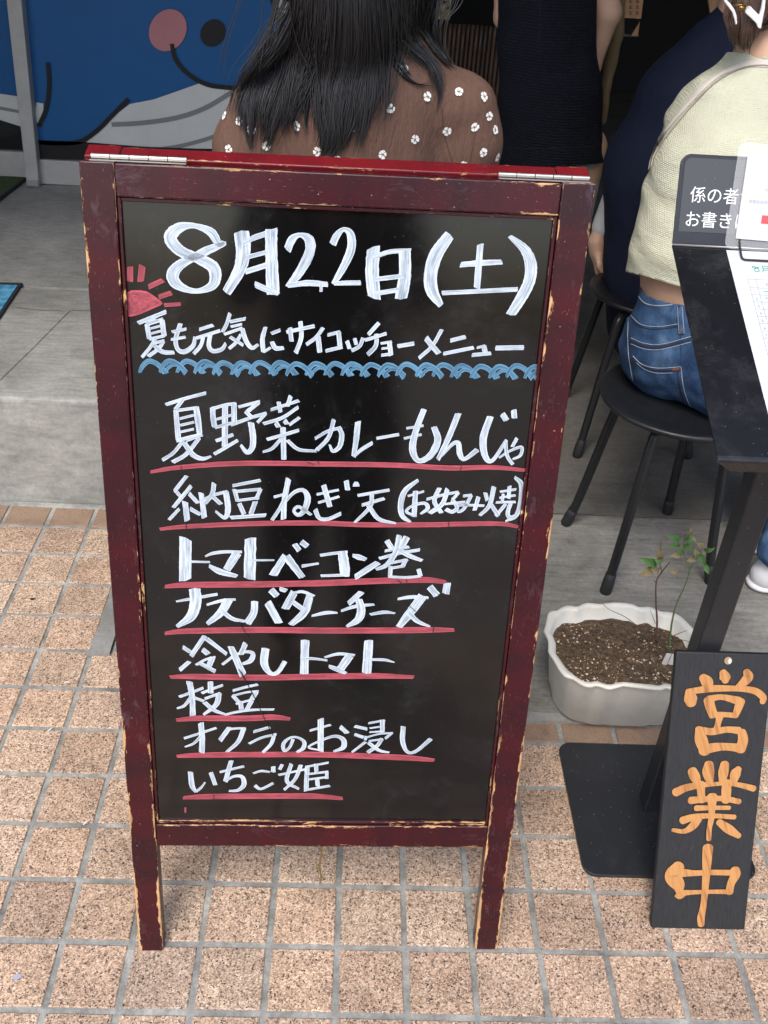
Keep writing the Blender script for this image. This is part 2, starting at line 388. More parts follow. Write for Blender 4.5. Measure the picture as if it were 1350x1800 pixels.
for p, wd in (([(196, 219), (250, 216), (310, 207), (360, 190), (408, 162)], .016), ([(275, 263), (320, 256), (370, 242), (420, 222)], .014)): band(mb, p, wd, 1, .0055)
for p, wd in (([(84, 110), (86, 150), (81, 190), (68, 222)], .014), ([(70, 250), (100, 252), (140, 249), (170, 230), (200, 200), (226, 174)], .015),
              ([(302, 77), (308, 103), (328, 128), (362, 148), (400, 154), (440, 156)], .015), ([(60, 251), (150, 255), (260, 263), (395, 267), (540, 266)], (.02, .02)),
              ([(470, -60), (480, 0), (494, 40), (506, 90), (507, 140)], .02)): band(mb, p, wd, 2, .008)
art(mb, [(60, 252), (150, 256), (260, 264), (395, 268), (520, 268), (520, 285), (60, 278)], 2, .004)
el = lambda cx, cy, rx, ry: [(cx+rx*math.cos(t)-.12*ry*math.sin(t), cy+ry*math.sin(t)) for t in np.linspace(0, 2*math.pi, 40, endpoint=False)]
art(mb, el(295, 53, 33, 37), 4, .006); art(mb, el(374, 58, 22, 24), 2, .006)
mb.build('whale_painting', [M_BELLY, M_STRIPE, M_BLK, M_PALE, M_CHEEK], door)
mb = MB(); mb.box((-.765, DOOR_Y+.008, .392), (.40, DOOR_Y+.014, zb-.018)); mb.build('glass_strip', M_GLASS, door)
mb = MB(); mb.box((-.765, DOOR_Y-.012, STEP_H+.002), (.40, DOOR_Y+.03, .392)); mb.build('bottom_rail', M_ALU, door, bevel=.003)
mb = MB(); mb.slab([(-.802, DOOR_Y-.045, STEP_H+.001), (-.757, DOOR_Y-.045, STEP_H+.001), (-.722, DOOR_Y-.045, .92), (-.68, DOOR_Y-.045, 2.25), (-.74, DOOR_Y-.045, 2.25), (-.772, DOOR_Y-.045, .92)], (0, .06, 0)); mb.build('stile', M_ALU, door, bevel=.003)
mb = MB(); mb.box((-.80, DOOR_Y-.052, STEP_H+.003), (-.757, DOOR_Y-.046, STEP_H+.026)); mb.build('roller_cover', mat('roller_grey', (.25, .25, .25), .4), door, bevel=.002)
door2 = thing('sliding_door', 'left leaf of the painted sliding door, cut off by the left edge of the photo', 'door', (-1.3, DOOR_Y+.05, STEP_H))
D2 = DOOR_Y+.035
mb = MB(); mb.box((-2.2, D2, .50), (-.80, D2+.02, 2.25)); mb.build('panel', M_BLUE, door2)
def art2(mb, pts, mi, d): mb.slab([(p[0], D2-d, p[2]) for p in (atY(x, y, D2-d) for x, y in pts)], (0, .0012, 0), mi)
mb = MB(); art2(mb, [(-200, 140), (0, 165), (50, 172), (60, 230), (0, 213), (-200, 150)], 0, .003); art2(mb, [(-100, 175), (0, 187), (50, 197), (50, 202), (0, 193), (-100, 181)], 1, .005)
art2(mb, [(-100, 190), (0, 211), (60, 230), (60, 236), (0, 217), (-100, 198)], 2, .006); mb.build('whale_painting', [M_BELLY, M_STRIPE, M_BLK], door2)
mb = MB(); mb.box((-2.2, D2+.008, .40), (-.80, D2+.014, .52)); mb.build('glass_strip', M_GLASS, door2)
mb = MB(); mb.box((-2.2, D2-.012, STEP_H+.002), (-.803, D2+.03, .405)); mb.build('bottom_rail', M_ALU, door2, bevel=.003)
# mats on the step
def matlike(pts, th, m1, m2, name, label, inset):
    P = [atZ(x, y, STEP_H) for x, y in pts]; c = sum(P)/len(P); t = thing(name, label, 'mat', (c[0], c[1], STEP_H))
    mb = MB(); mb.slab([(p[0], p[1], STEP_H+th) for p in P], (0, 0, -th+.001)); mb.build('border', m2, t, bevel=.003)
    mb = MB(); mb.slab([(*(c+(p-c)*inset)[:2], STEP_H+th+.002) for p in P], (0, 0, -.004)); mb.build('pile', m1, t)
mg = mat('green_turf', rough=.95); g = G(mg); g.base(g.ramp(g.noise(g.coord(), 220, 3, .7), [(.3, (.012, .03, .008)), (.7, (.05, .10, .025))]))
matlike([(50, 316), (-4, 358), (-160, 440), (-150, 300), (-20, 300)], .012, mg, mat('mat_edge', (.02, .02, .02), .8), 'door_mat', 'dark green turf mat lying on the step by the sliding doors', .97)
mbl = mat('blue_mat', rough=.9); g = G(mbl); g.base(g.ramp(g.noise(g.coord(), 25, 3, .6), [(.42, (.03, .16, .30)), (.5, (.05, .23, .40)), (.62, (.10, .33, .48))]))
matlike([(41, 501), (0, 563), (-60, 640), (-160, 640), (-120, 497)], .008, mbl, mat('mat_border', (.012, .016, .022), .85), 'door_mat', 'light blue mat with black border on the concrete step at left', .90)

# ------------------------------------------------------------------ shop building round the dark interior
mb = MB(); mb.box((.405, DOOR_Y-.02, -.01), (.47, 6.5, 2.4)); mb.box((-3, 3.3, -.01), (.405, 3.36, 2.4))          # jamb beside the doors, wall behind them
mb.box((4.0, 1.0, -.01), (4.1, 6.5, 2.6)); mb.box((.47, 6.5, -.01), (4.1, 6.6, 2.6)); mb.box((-3.1, 1.6, -.01), (-3, 3.4, 2.6))
mb.box((-3.1, 1.45, 2.6), (4.1, 6.6, 2.75)); mb.box((-3.1, 1.45, 2.2), (4.1, 1.55, 2.6)); mb.box((-3.1, 1.3, 2.75), (4.1, 1.45, 5.5)); mb.box((-3.1, .75, 2.45), (4.1, 1.45, 2.55)); mb.box((-1.75, 1.32, .29), (-1.65, 2.9, 2.6))  # last two boxes: unseen awning and side wall, added to shade the doors
o = mb.build('shop_building', M_DARK); tag(o, 'dark shop interior opening behind the seated customers', 'building')

# ------------------------------------------------------------------ the menu board: an A-frame of worn dark red wood
def mat_redwood(name, base, dark, amount):
    m = mat(name, rough=.32, spec=.36); g = G(m); u = g.sep(g.uv()); hw = g.attr('fa')
    ax = g.math('ABSOLUTE', u[0]); e = g.math('SUBTRACT', hw, ax)                      # metres from the nearest edge of this face
    near = g.math('SUBTRACT', 1., g.math('DIVIDE', e, .0065), clamp=True)
    o = g.coord(); rnd = g.attr('shift', 'Fac')
    v = g.n('CombineXYZ', i_0=g.math('MULTIPLY', u[0], 1.), i_1=g.math('MULTIPLY', u[1], .16), i_2=rnd).outputs[0]
    long = g.noise(v, 420, 5, .72); patch = g.noise(g.n('CombineXYZ', i_0=g.math('MULTIPLY', u[0], .6), i_1=u[1], i_2=rnd).outputs[0], 16, 4, .6)
    low = g.attr('wear')
    wv = g.math('ADD', g.math('MULTIPLY', g.math('MULTIPLY', near, g.ramp(g.noise(g.n('CombineXYZ', i_0=g.math('MULTIPLY', u[0], 40.), i_1=g.math('MULTIPLY', u[1], 14.), i_2=rnd).outputs[0], 1., 3, .6), [(.36, .12), (.62, 1)])), .235), g.math('ADD', g.math('MULTIPLY', long, .60), g.math('MULTIPLY', patch, .48)))
    wv = g.math('ADD', wv, g.math('MULTIPLY', low, g.math('ADD', g.math('MULTIPLY', near, .8), .2)))
    k = g.ramp(wv, [(amount, 0), (amount+.012, 1)]); rim = g.ramp(wv, [(amount-.03, 0), (amount, 1)])
    grain = g.noise(v, 900, 3, .6)
    wood = g.ramp(grain, [(.3, (.42, .22, .085)), (.7, (.66, .42, .21))])
    wood = g.mix(g.ramp(g.noise(v, 60, 3), [(.5, 0), (.68, .75)]), wood, (.10, .06, .035))
    paint = g.mix(g.ramp(patch, [(.3, 0), (.7, 1)]), dark, base)
    paint = g.mix(g.math('MULTIPLY', rim, .6), paint, (.02, .006, .006))
    sv_ = g.n('CombineXYZ', i_0=u[0], i_1=g.math('MULTIPLY', u[1], .35), i_2=rnd).outputs[0]; scuff = g.math('MULTIPLY', g.ramp(g.noise(sv_, 60, 6, .8, .5), [(.53, 0), (.78, .55)]), g.ramp(g.noise(o, 9, 3, .6), [(.50, 0), (.66, 1)])); paint = g.mix(scuff, paint, (.26, .22, .27)); fs_ = g.noise(g.n('CombineXYZ', i_0=u[0], i_1=g.math('MULTIPLY', u[1], .09), i_2=rnd).outputs[0], 1500, 2, .5); paint = g.mix(g.ramp(fs_, [(.70, 0), (.76, .35)]), paint, (.42, .30, .24))
    spots = g.voro(o, 70); paint = g.mix(g.ramp(spots, [(.035, .6), (.05, 0)]), paint, (.6, .5, .45))
    g.base(g.mix(k, paint, wood)); g.rough(g.mix(k, g.ramp(scuff, [(0, .27), (.4, .5)]), .75))
    g.bump(g.math('SUBTRACT', g.math('MULTIPLY', grain, .25), k), .5, .0006)
    return m
M_RED = mat_redwood('worn_red_wood', (.054, .0044, .0082), (.022, .0048, .0080), .73)
M_RED2 = mat_redwood('bright_red_wood', (.17, .010, .014), (.10, .008, .012), .76)
def plank(name, lo, hi, along, parent, m=None, fr=bw, wear=lambda a: 0., bev=.0018, nseg=24):
    """a bar lo..hi in board axes (u, v, depth) with edge-distance UVs for the wear"""
    bm = bmesh.new(); d = [hi[i]-lo[i] for i in range(3)]
    cs = [bm.verts.new((x, y, z)) for x in (lo[0], hi[0]) for y in (lo[1], hi[1]) for z in (lo[2], hi[2])]
    for q in ((0, 1, 3, 2), (4, 6, 7, 5), (0, 4, 5, 1), (2, 3, 7, 6), (0, 2, 6, 4), (1, 5, 7, 3)): bm.faces.new([cs[i] for i in q])
    bmesh.ops.recalc_face_normals(bm, faces=bm.faces)
    bmesh.ops.bevel(bm, geom=list(bm.edges), offset=bev, segments=2, profile=.6, affect='EDGES')
    L = d[along]
    for i in range(1, nseg):
        pl = [0, 0, 0]; pl[along] = lo[along]+L*i/nseg; no = [0, 0, 0]; no[along] = 1
        bmesh.ops.bisect_plane(bm, geom=bm.verts[:]+bm.edges[:]+bm.faces[:], plane_co=pl, plane_no=no)
    uvl = bm.loops.layers.uv.new('uvm'); fa = bm.faces.layers.float.new('fa'); wl = bm.verts.layers.float.new('wear'); sh = bm.faces.layers.float.new('shift')
    seed = random.random()*9
    for f in bm.faces:
        n = f.normal; a = max(range(3), key=lambda i: abs(n[i])); cr = [i for i in range(3) if i != along]
        ac = along if a != along else cr[0]
        x = [i for i in cr if i != a][0] if a != along else cr[1]
        f[fa] = d[x]/2; f[sh] = seed+a
        for l in f.loops:
            c = l.vert.co; l[uvl].uv = (c[x]-(lo[x]+hi[x])/2, c[ac])
        f.smooth = max(abs(v) for v in n) < .99
    for vtx in bm.verts: vtx[wl] = wear(vtx.co[along]); 
    me = bpy.data.meshes.new(name)
    for vtx in bm.verts: vtx.co = Vector(fr(*vtx.co))
    bmesh.ops.recalc_face_normals(bm, faces=bm.faces); bm.to_mesh(me); bm.free()
    return put(name, me, m or M_RED, parent)
board = thing('menu_board', 'dark red wooden A-frame menu blackboard with handwritten white Japanese menu', 'menu board', (*BO[:2], 0))
U0, U1, W, TOP = -.2835, .2825, .0372, 1.1670
foot = lambda a: max(0, .20-a*.45)+max(0, (a-1.05)*.45)
plank('stile', (U0, 0, -.026), (U0+W, TOP, 0), 1, board, wear=foot)
plank('stile', (U1-W, .003, -.026), (U1, TOP, 0), 1, board, wear=lambda a: max(0, .20-a*.4)+max(0, (a-1.05)*.6)+.03)
plank('rail', (U0+W+.0004, 1.131, -.025), (U1-W-.0004, TOP-.001, -.001), 0, board, wear=lambda a: .0+max(0, (a-.13)*.5))
plank('rail', (U0+W+.0004, .212, -.025), (U1-W-.0004, .252, -.0012), 0, board, wear=lambda a: .05)
# thin inner beading, rubbed; bottom strip's extra wear also stands for light it reflects
for lo, hi, al in (((U0+W+.0006, .2525, -.016), (U0+W+.0046, 1.1305, -.0035), 1), ((U1-W-.0046, .2525, -.016), (U1-W-.0006, 1.1305, -.0035), 1), ((U0+W+.0048, .2525, -.016), (U1-W-.0048, .2575, -.004), 0), ((U0+W+.0048, 1.1262, -.016), (U1-W-.0048, 1.1305, -.004), 0)):
    plank('beading', lo, hi, al, board, wear=(lambda a: .06) if al == 0 and hi[1] < .3 else (lambda a: -.06), bev=.001, nseg=30)
M_BOARD = mat('black_board', (.004, .004, .0042), .10, spec=.62); g = G(M_BOARD); o = g.coord()
sm = g.noise(o, 7, 6, .7, 1.5); fine = g.noise(o, 60, 4, .7); dust = g.voro(o, 120)
c = g.mix(g.math('MULTIPLY', g.ramp(sm, [(.52, 0), (.8, 1)]), g.ramp(fine, [(.35, 0), (.7, .13)])), (.0042, .0040, .0042), (.16, .17, .18))
c = g.mix(g.ramp(dust, [(.035, .5), (.05, 0)]), c, (.3, .3, .3)); g.base(c)
g.rough(g.ramp(sm, [(.35, .07), (.75, .18)])); g.bump(g.noise(o, 7, 3, .5), .03, .004)
PD = -.0085                                            # depth of the writing surface behind the frame's face
mb = MB(); mb.box((U0+W-.003, .245, PD-.006), (U1-W+.003, 1.136, PD), fr=bw); panel = mb.build('blackboard', M_BOARD, board)
# rear leaf, leaning the other way
TP = bw(0, TOP, -.026)
RT = .205; RY = np.array([0, 0, math.cos(RT)])-NN*math.sin(RT); RN = -np.cross(UX, RY)
def rw(u, v, d=0.):   # v measured down from the top hinge line, d towards the street
    return TP + NN*.0012 + UX*u + RY*(v-TOP+.004) + np.cross(UX, RY)*d
for nm, lo, hi, al in (('stile', (U0, 0, -.026), (U0+W, TOP, 0), 1), ('stile', (U1-W, 0, -.026), (U1, TOP, 0), 1), ('rail', (U0+W+.0004, 1.131, -.025), (U1-W-.0004, TOP-.001, -.001), 0), ('rail', (U0+W+.0004, .212, -.025), (U1-W-.0004, .252, -.001), 0)):
    plank(nm, lo, hi, al, board, M_RED2, fr=rw, wear=lambda a: .02)
mb = MB(); mb.box((U0+W-.003, .245, -.018), (U1-W+.003, 1.136, -.012), fr=rw); mb.build('rear_panel', M_BOARD, board)
# hinges: a knuckle barrel in three and two thin leaves
M_STEEL = mat('hinge_steel', (.42, .41, .39), .42, 1.)
for uc in (-.222, .227):
    mb = MB(); hd = -.0125
    for k in range(5): mb.tube([bw(uc-.052+k*.0208+.0005, TOP+.0042, -.018), bw(uc-.052+(k+1)*.0208-.0005, TOP+.0042, -.018)],        .0028, 14)
    mb.box((uc-.052, TOP+.0002, -.018), (uc+.052, TOP+.0012, -.0085), fr=bw)
    mb.build('hinge', M_STEEL, board, smooth=False)
# brass ball chain between the leaves, its free end hanging below the rail
M_BRASS = mat('brass', (.30, .19, .06), .35, 1.)
mb = MB(); p0 = bw(-.004, .235, -.030); 
for k in range(46):
    z = .235-.0045*k*.98; c = np.array([p0[0]+.0015*math.sin(k*.35), p0[1]-.002+.0004*k, .225-k*.0041])
    mb.tube([c+np.array([0, 0, .0019]), c+np.array([0, 0, .0010]), c, c-np.array([0, 0, .0010]), c-np.array([0, 0, .0019])], [.0006, .0014, .0017, .0014, .0006], 7)
mb.build('chain', M_BRASS, board, smooth=True)

# ------------------------------------------------------------------ handwriting with a chisel-tipped paint marker
def mat_marker(name, solid, thin, k0=.40, k1=.62, amt=1.):
    m = mat(name, rough=.5, spec=.35); g = G(m)
    u = g.sep(g.uv()); sd_ = g.attr('fa')
    def st_(al, ac, det): return g.noise(g.n('CombineXYZ', i_0=g.math('MULTIPLY', u[0], al), i_1=g.math('MULTIPLY', u[1], ac), i_2=sd_).outputs[0], 1., det, .6)
    edge = g.math('ABSOLUTE', u[1]); f = g.math('ADD', g.math('MULTIPLY', st_(.9, 3.2, 2), .55), g.math('MULTIPLY', st_(1.6, 11., 2), .45))
    f = g.math('ADD', f, g.ramp(edge, [(.62, 0), (.95, .13)])); f = g.math('ADD', f, g.math('MULTIPLY', g.math('SUBTRACT', g.noise(g.coord(), 45, 3, .6), .5), .22))
    c = g.mix(g.math('MULTIPLY', g.ramp(f, [(k0, 1), (k1, 0)]), amt), solid, thin)
    g.base(c); return m
M_WHITE = mat_marker('white_marker', (.57, .645, .71), (.20, .25, .31), .38, .60)
M_PINK = mat_marker('red_marker', (.46, .085, .115), (.20, .040, .052), .42, .66)
M_WAVE = mat_marker('blue_marker', (.13, .31, .47), (.035, .09, .15), .42, .66)
HEIGHT = [0]
def stroke(mb, pts, wd, ox, oy, sc, smooth=True, jit=.05):
    """one pull of the marker: photo-crop points and widths -> a ribbon a fraction of a millimetre proud of the board"""
    n = len(pts); wd = list(wd) if hasattr(wd, '__len__') else [wd]*n
    wd = list(np.interp(np.linspace(0, 1, n), np.linspace(0, 1, len(wd)), wd))
    HEIGHT[0] = (HEIGHT[0]+1) % 11; d = PD+.00025+.00009*HEIGHT[0]
    P = []
    for (x, y), w_ in zip(pts, wd):
        gx_, gy_ = ox+x/sc, oy+y/sc; a = buv(gx_, gy_, PD); b = buv(gx_+1, gy_, PD); s_ = math.hypot(b[0]-a[0], b[1]-a[1])
        P.append((a[0], a[1], w_/sc*s_))
    if n > 2 and smooth: P = spline(P, 9)
    else: P = [np.array(P[0])+(np.array(P[-1])-np.array(P[0]))*t for t in np.linspace(0, 1, 9)] if n == 2 else [np.array(p) for p in P]
    P = np.array(P); m = len(P); sd_ = rng.random()*50+1; L = 0; prev = None; sl = rng.uniform(-.22, .22); 
    for i in range(m):
        t = P[min(i+1, m-1), :2]-P[max(i-1, 0), :2]; t = t/(np.hypot(*t)+1e-9); nv = np.array([-t[1], t[0]])
        wv = max(P[i, 2], .0012)*(1+rng.normal()*jit*.5); 
        if i: L += np.hypot(*(P[i, :2]-P[i-1, :2]))
        fl = wv*sl*(1 if i == 0 else -1) if i in (0, m-1) else 0
        q = [P[i, :2]+nv*wv/2*k+t*(fl*k) for k in (-1, -.5, 0, .5, 1)]
        if i == 0: q = [a-t*wv*.10*(1-abs(k)) for a, k in zip(q, (-1, -.5, 0, .5, 1))]
        if i == m-1: q = [a+t*wv*(.10*(1-abs(k))+rng.uniform(0, .05)) for a, k in zip(q, (-1, -.5, 0, .5, 1))]
        ids = [mb.vert(bw(a[0], a[1], d)) for a in q]
        if prev:
            for c in range(4):
                us = [(Lp, -1+.5*c), (L, -1+.5*c), (L, -.5+.5*c), (Lp, -.5+.5*c)]
                mb.face((prev[c], ids[c], ids[c+1], prev[c+1]), [(a*30, b) for a, b in us], 0, sd_)
        prev, Lp = ids, L
A_, B_, C_, D_, E_, F_, G_, H_ = (200, 350, 3.375), (570, 350, 3.375), (250, 660, 3.857), (580, 660, 3.857), (270, 930, 4.5), (520, 930, 4.5), (280, 1180, 5.192), (520, 1180, 5.192)
def pts(s): return [tuple(float(c) for c in p.split(',')) for p in s.split()]
def write(name, groups, m=M_WHITE):
    mb = MB()
    for fr, txt in groups:
        for ln in txt.strip().split(';'):
            ln = ln.strip()
            if not ln: continue
            p, wd = ln.split('|'); stroke(mb, pts(p), [float(v) for v in wd.split()], *fr)
    return mb.build(name, m, panel)
write('date_lettering', [(A_, '''
 655,258 620,258 575,195 480,158 400,165 345,205 342,250 400,310 500,352 585,400 603,460 580,515 500,545 425,532 365,495 350,445 390,392 470,348 560,302 665,262|20 45 52 30 55 76 76 66 60 74 70 52 30 42 66 72 58 44 50 22;
 758,195 768,310 745,420 670,552|92 86 70 55; 765,262 850,222 968,188|26 32 34; 935,185 935,330 945,558|70 72 76; 838,505 900,532 978,562|34 36 22;
 785,345 905,315|26; 782,430 903,392|32; 1030,300 1058,238 1105,212 1158,240 1163,310 1110,420 1035,518|46 46 26 58 58 54 34; 1035,512 1150,497 1268,505|26 34 30; 1230,500 1230,548|18'''),
 (B_, '''50,268 75,215 115,180 155,208 160,290 120,390 55,502|42 40 26 46 50 46 28; 60,500 140,497 215,496|24 28 28;
 292,288 284,430 296,582|74 80 74; 290,345 390,312 512,305|24 26 26; 477,310 478,450 455,586|70 72 74; 305,475 465,456|26; 298,560 440,538|28;
 742,212 662,330 630,450 640,545 692,630|62 82 78 72 34; 808,388 930,378 1052,372|30 34 28; 925,268 905,525|38; 698,556 900,546 1145,534|26;
 1100,220 1190,300 1225,390 1215,490 1165,590 1108,682|22 54 70 70 66 56''')])
write('heading_lettering', [(A_, '''145,735 310,668|24; 250,692 195,755|22; 196,738 212,830|28; 195,742 292,712|22; 286,712 300,815|30; 215,768 282,750|14; 217,798 285,780|14; 212,830 300,810|18;
 250,822 215,880 168,936|20; 232,855 300,838|18; 298,840 262,890 205,932|22; 238,865 290,905 358,910|24 28 22; 396,738 368,830 380,890 420,905 470,870 482,818|26 26 26 28 26 18; 345,787 430,770|18; 340,832 425,818|18;
 508,772 590,747|20; 490,824 630,780|20; 532,815 515,870 475,916|22; 572,803 565,870 590,900 640,890 665,855|26 26 26 24 18; 690,676 670,740 645,786|22; 688,727 782,708|20; 695,757 760,742|16; 655,802 762,765|18;
 762,766 785,840 820,882 857,862|26 28 24 16; 755,802 725,850 685,886|20; 690,817 768,866|20; 900,758 882,830 888,908|22 28 26; 890,905 930,880|16; 935,797 988,776|20; 938,845 960,882 1008,882|26 28 22;
 1025,787 1190,752|22; 1045,762 1055,842|26; 1107,726 1112,820 1080,912|26; 1242,763 1200,820 1143,862|22; 1212,815 1222,908|30'''),
 (B_, '''20,806 95,786|20; 85,786 95,888|28; 8,900 106,876|22; 135,840 150,886|24; 180,825 190,862|22; 230,822 210,870 163,898|22; 324,733 262,802|24; 240,836 368,796|20; 310,800 305,870 258,922|26;
 335,856 400,846|16; 386,850 396,926|28; 340,886 395,880|14; 338,926 405,916|18; 435,872 532,856|24; 697,773 640,870 562,942|22; 603,823 640,870 678,914|32; 748,838 837,816|24; 706,916 885,880|22;
 905,880 955,868|16; 946,870 956,916|30; 876,925 988,914|22; 1016,883 1182,880|28''')])
K_ = (0, 0, 1.)
mb = MB()
def fill(mb, poly, m_h):
    P = [buv(200+x/3.375, 350+y/3.375, PD) for x, y in poly]; c = np.mean(P, 0); d = PD+m_h; Q = spline([np.array([*p, 0]) for p in P+[P[0]]], 5)[:-1]
    mid = [c+(q[:2]-c)*.55 for q in Q]; n = len(Q); I0 = [mb.vert(bw(q[0], q[1], d)) for q in Q]; I1 = [mb.vert(bw(q[0], q[1], d)) for q in mid]; ic = mb.vert(bw(*c, d))
    for i in range(n):
        j = (i+1) % n; mb.face((I0[i], I0[j], I1[j], I1[i]), [(i*.25, 1), (i*.25+.25, 1), (i*.25+.25, .1), (i*.25, .1)], 0, 3.3); mb.face((I1[i], I1[j], ic), [(i*.25, .1), (i*.25+.25, .1), (i*.25, -.9)], 0, 3.3)
fill(mb, [(72, 560), (110, 541), (190, 546), (250, 582), (288, 620), (230, 650), (160, 680), (95, 697), (74, 680), (68, 620)], .0003)
for p, wd in (('97,402 97,486', 36), ('170,395 160,487', 38), ('292,480 208,520', 28), ('342,555 268,580', 28), ('300,628 397,622', 22)): stroke(mb, pts(p), [wd], *A_)
mb.build('sun_drawing', M_PINK, panel)
mb = MB(); stroke(mb, pts('326,1418 326,1428'), [3], *K_); mb.build('paint_tick', M_PINK, panel)
mb = MB()
for k in range(22):
    x = 247+k*32.2+rng.uniform(-2, 2); yt = 635+k*.42+rng.uniform(-1.5, 1.5); b = yt+20; e = min(x+46, 945)
    stroke(mb, [(x, b), (x+6, yt+8), (x+16, yt), (x+28, yt+3), (min(x+38, 942), yt+11), (e, b+1)], [5, 8, 9, 9, 9, 11], *K_)
    if k % 2: stroke(mb, [(x+10, b), (x+15, yt+12), (x+24, yt+7), (x+34, yt+9)], [4, 6, 6, 5], *K_)
mb.build('wave_line', M_WAVE, panel)
L3 = [(C_, '''160,196 300,152 432,118|24; 278,160 228,226|26; 228,228 236,330 246,442|34 36 38; 235,237 372,218|22; 366,215 378,300 390,402|38 42 36; 255,292 350,268|18; 257,337 352,315|18; 258,382 350,362|18; 235,440 405,398|26;
 278,440 215,520 138,572|24; 300,440 405,402|20; 390,418 300,530 208,586|28; 283,452 345,535 410,562 468,546|36 38 28 14;
 478,213 480,280 492,352|36; 470,228 560,200 636,190|22; 622,190 624,312|36; 562,198 560,480|40; 500,297 612,266|18; 495,352 617,318|22; 500,442 617,400|24; 488,532 560,490 648,438|24; 653,212 797,175|22; 792,180 708,247|28; 700,240 748,288|28; 600,335 740,285 842,256|24; 836,260 782,318|22; 737,318 752,420 745,490 710,520 668,472|42 42 38 32 20;
 872,232 1062,170|22; 925,178 937,248|28; 1007,138 985,208|28; 822,326 950,285 1058,213|24; 905,318 925,348|32; 965,303 982,328|32; 1067,283 998,332|22; 846,432 1062,370|24; 955,352 960,568|36; 942,428 880,495 818,518|24 22 16; 983,438 1060,500 1178,512|26 24 18;
 1172,427 1260,376 1350,352|22; 1300,298 1262,420 1183,506|28'''),
 (D_, '''60,352 80,402 65,480 20,512 -2,468|28 34 32 24 14; 190,312 178,430 160,548|40 38 30; 163,546 215,500 288,455|20 26 26; 316,425 467,398|22; 637,228 580,380 560,500 600,576 680,540 730,440 705,348|38 42 48 34 46 48 38; 518,356 632,338|18; 502,427 620,400|18;
 870,258 800,430 732,568|42 38 28; 755,545 830,465 870,460 880,530 912,566 998,503|18 26 34 38 28 36; 1087,278 1040,420 1050,540 1100,576 1197,438|46 50 42 28 26; 1168,260 1196,302|38; 1245,233 1250,287|38;
 1145,556 1220,510 1297,485 1290,540 1238,566|16 18 22 22 14; 1267,423 1235,482|24; 1190,450 1200,540 1238,602|24''')]
L4 = [(C_, '''302,678 220,782|26; 220,775 264,824|26; 332,748 212,894|26; 318,800 378,864|28; 290,855 306,982|38; 252,903 182,977|22; 325,902 395,942|30 26; 400,795 422,962|36; 398,852 480,810 582,785|22; 567,783 582,900 560,962 497,918|38 40 28 16; 488,728 475,800 428,868|32 30 22; 478,818 534,870|28;
 613,747 802,710|22; 624,770 646,848|28; 622,787 805,770|22; 803,768 772,838|26; 643,847 792,828|20; 658,866 690,938|32; 767,853 735,942|32; 598,962 838,945|26; 992,698 965,840 958,972|36; 893,822 978,800|20; 978,805 932,900 880,978|24;
 930,905 1020,800 1090,777 1122,830 1100,910 1060,945 1028,918 1062,890 1145,945|18 24 28 42 38 28 22 24 20; 1183,806 1332,775|18; 1193,862 1335,820|18; 1230,743 1272,888|36; 1173,908 1200,965 1260,972 1347,935|32 28 26 26'''),
 (D_, '''110,712 120,775|34; 160,735 194,735|34; 188,812 402,775|22; 217,877 368,832|24; 285,798 270,890 168,995|28 28 18; 262,880 330,970 447,1000|32 30 14; 598,708 510,780 480,870 490,950 548,995|22 38 38 34 16;
 528,817 637,785|16; 580,783 570,955|34; 570,950 518,920 560,882 640,865 662,900 615,938|18 20 18 24 28 14; 742,762 708,850 755,930|30; 655,838 795,800|20; 797,768 760,870 676,932|32; 790,802 872,788|20; 872,793 828,842|22; 828,840 862,890 830,922 785,905|28; 775,870 915,855|18;
 903,817 962,810|20; 957,813 910,900 870,922 880,880 1045,882|24 24 20 18 18; 1007,822 980,913|28; 1053,793 1066,845|26; 1112,753 1080,880 1015,948|32 30 22; 1088,868 1142,950|28; 1152,787 1262,770|18; 1217,748 1210,832|26; 1148,827 1257,810|16; 1125,858 1257,855|18; 1175,800 1165,860|20; 1192,870 1125,952|24; 1227,858 1205,930 1220,962 1262,950|28;
 1252,688 1297,740 1292,860 1260,950 1190,987|20 34 34 30 14''')]
L5 = [(E_, '''253,74 250,398|96; 270,255 445,259|22 26 18; 408,214 470,190 560,178 698,178|14 26 28 22; 662,186 580,318|72 62; 440,288 530,335 660,370|30 52 30; 767,72 760,388|92; 760,244 955,243|20 24 14;
 1040,212 945,364|52 66; 1052,218 1175,380|66 52; 1115,118 1152,168|44; 1168,100 1215,135|48; 1172,292 1305,270|28 30 18'''),
 (F_, '''193,206 300,190 408,180|26; 368,178 385,300 388,368|72 82 72; 198,367 417,360|24; 450,206 500,220 555,238|28 46 30; 650,262 560,320 470,378|46 50 44; 720,88 762,155|44; 878,62 838,135|54; 705,172 895,140|26; 660,232 820,190 980,163|28;
 818,48 790,180 720,280 635,318|42 44 38 24; 808,158 900,210 998,248|42 38 26; 738,268 885,240|24; 868,240 845,292|36; 743,308 855,290|24; 750,290 745,374|34; 733,374 880,379 990,369|22; 970,313 986,368|34''')]
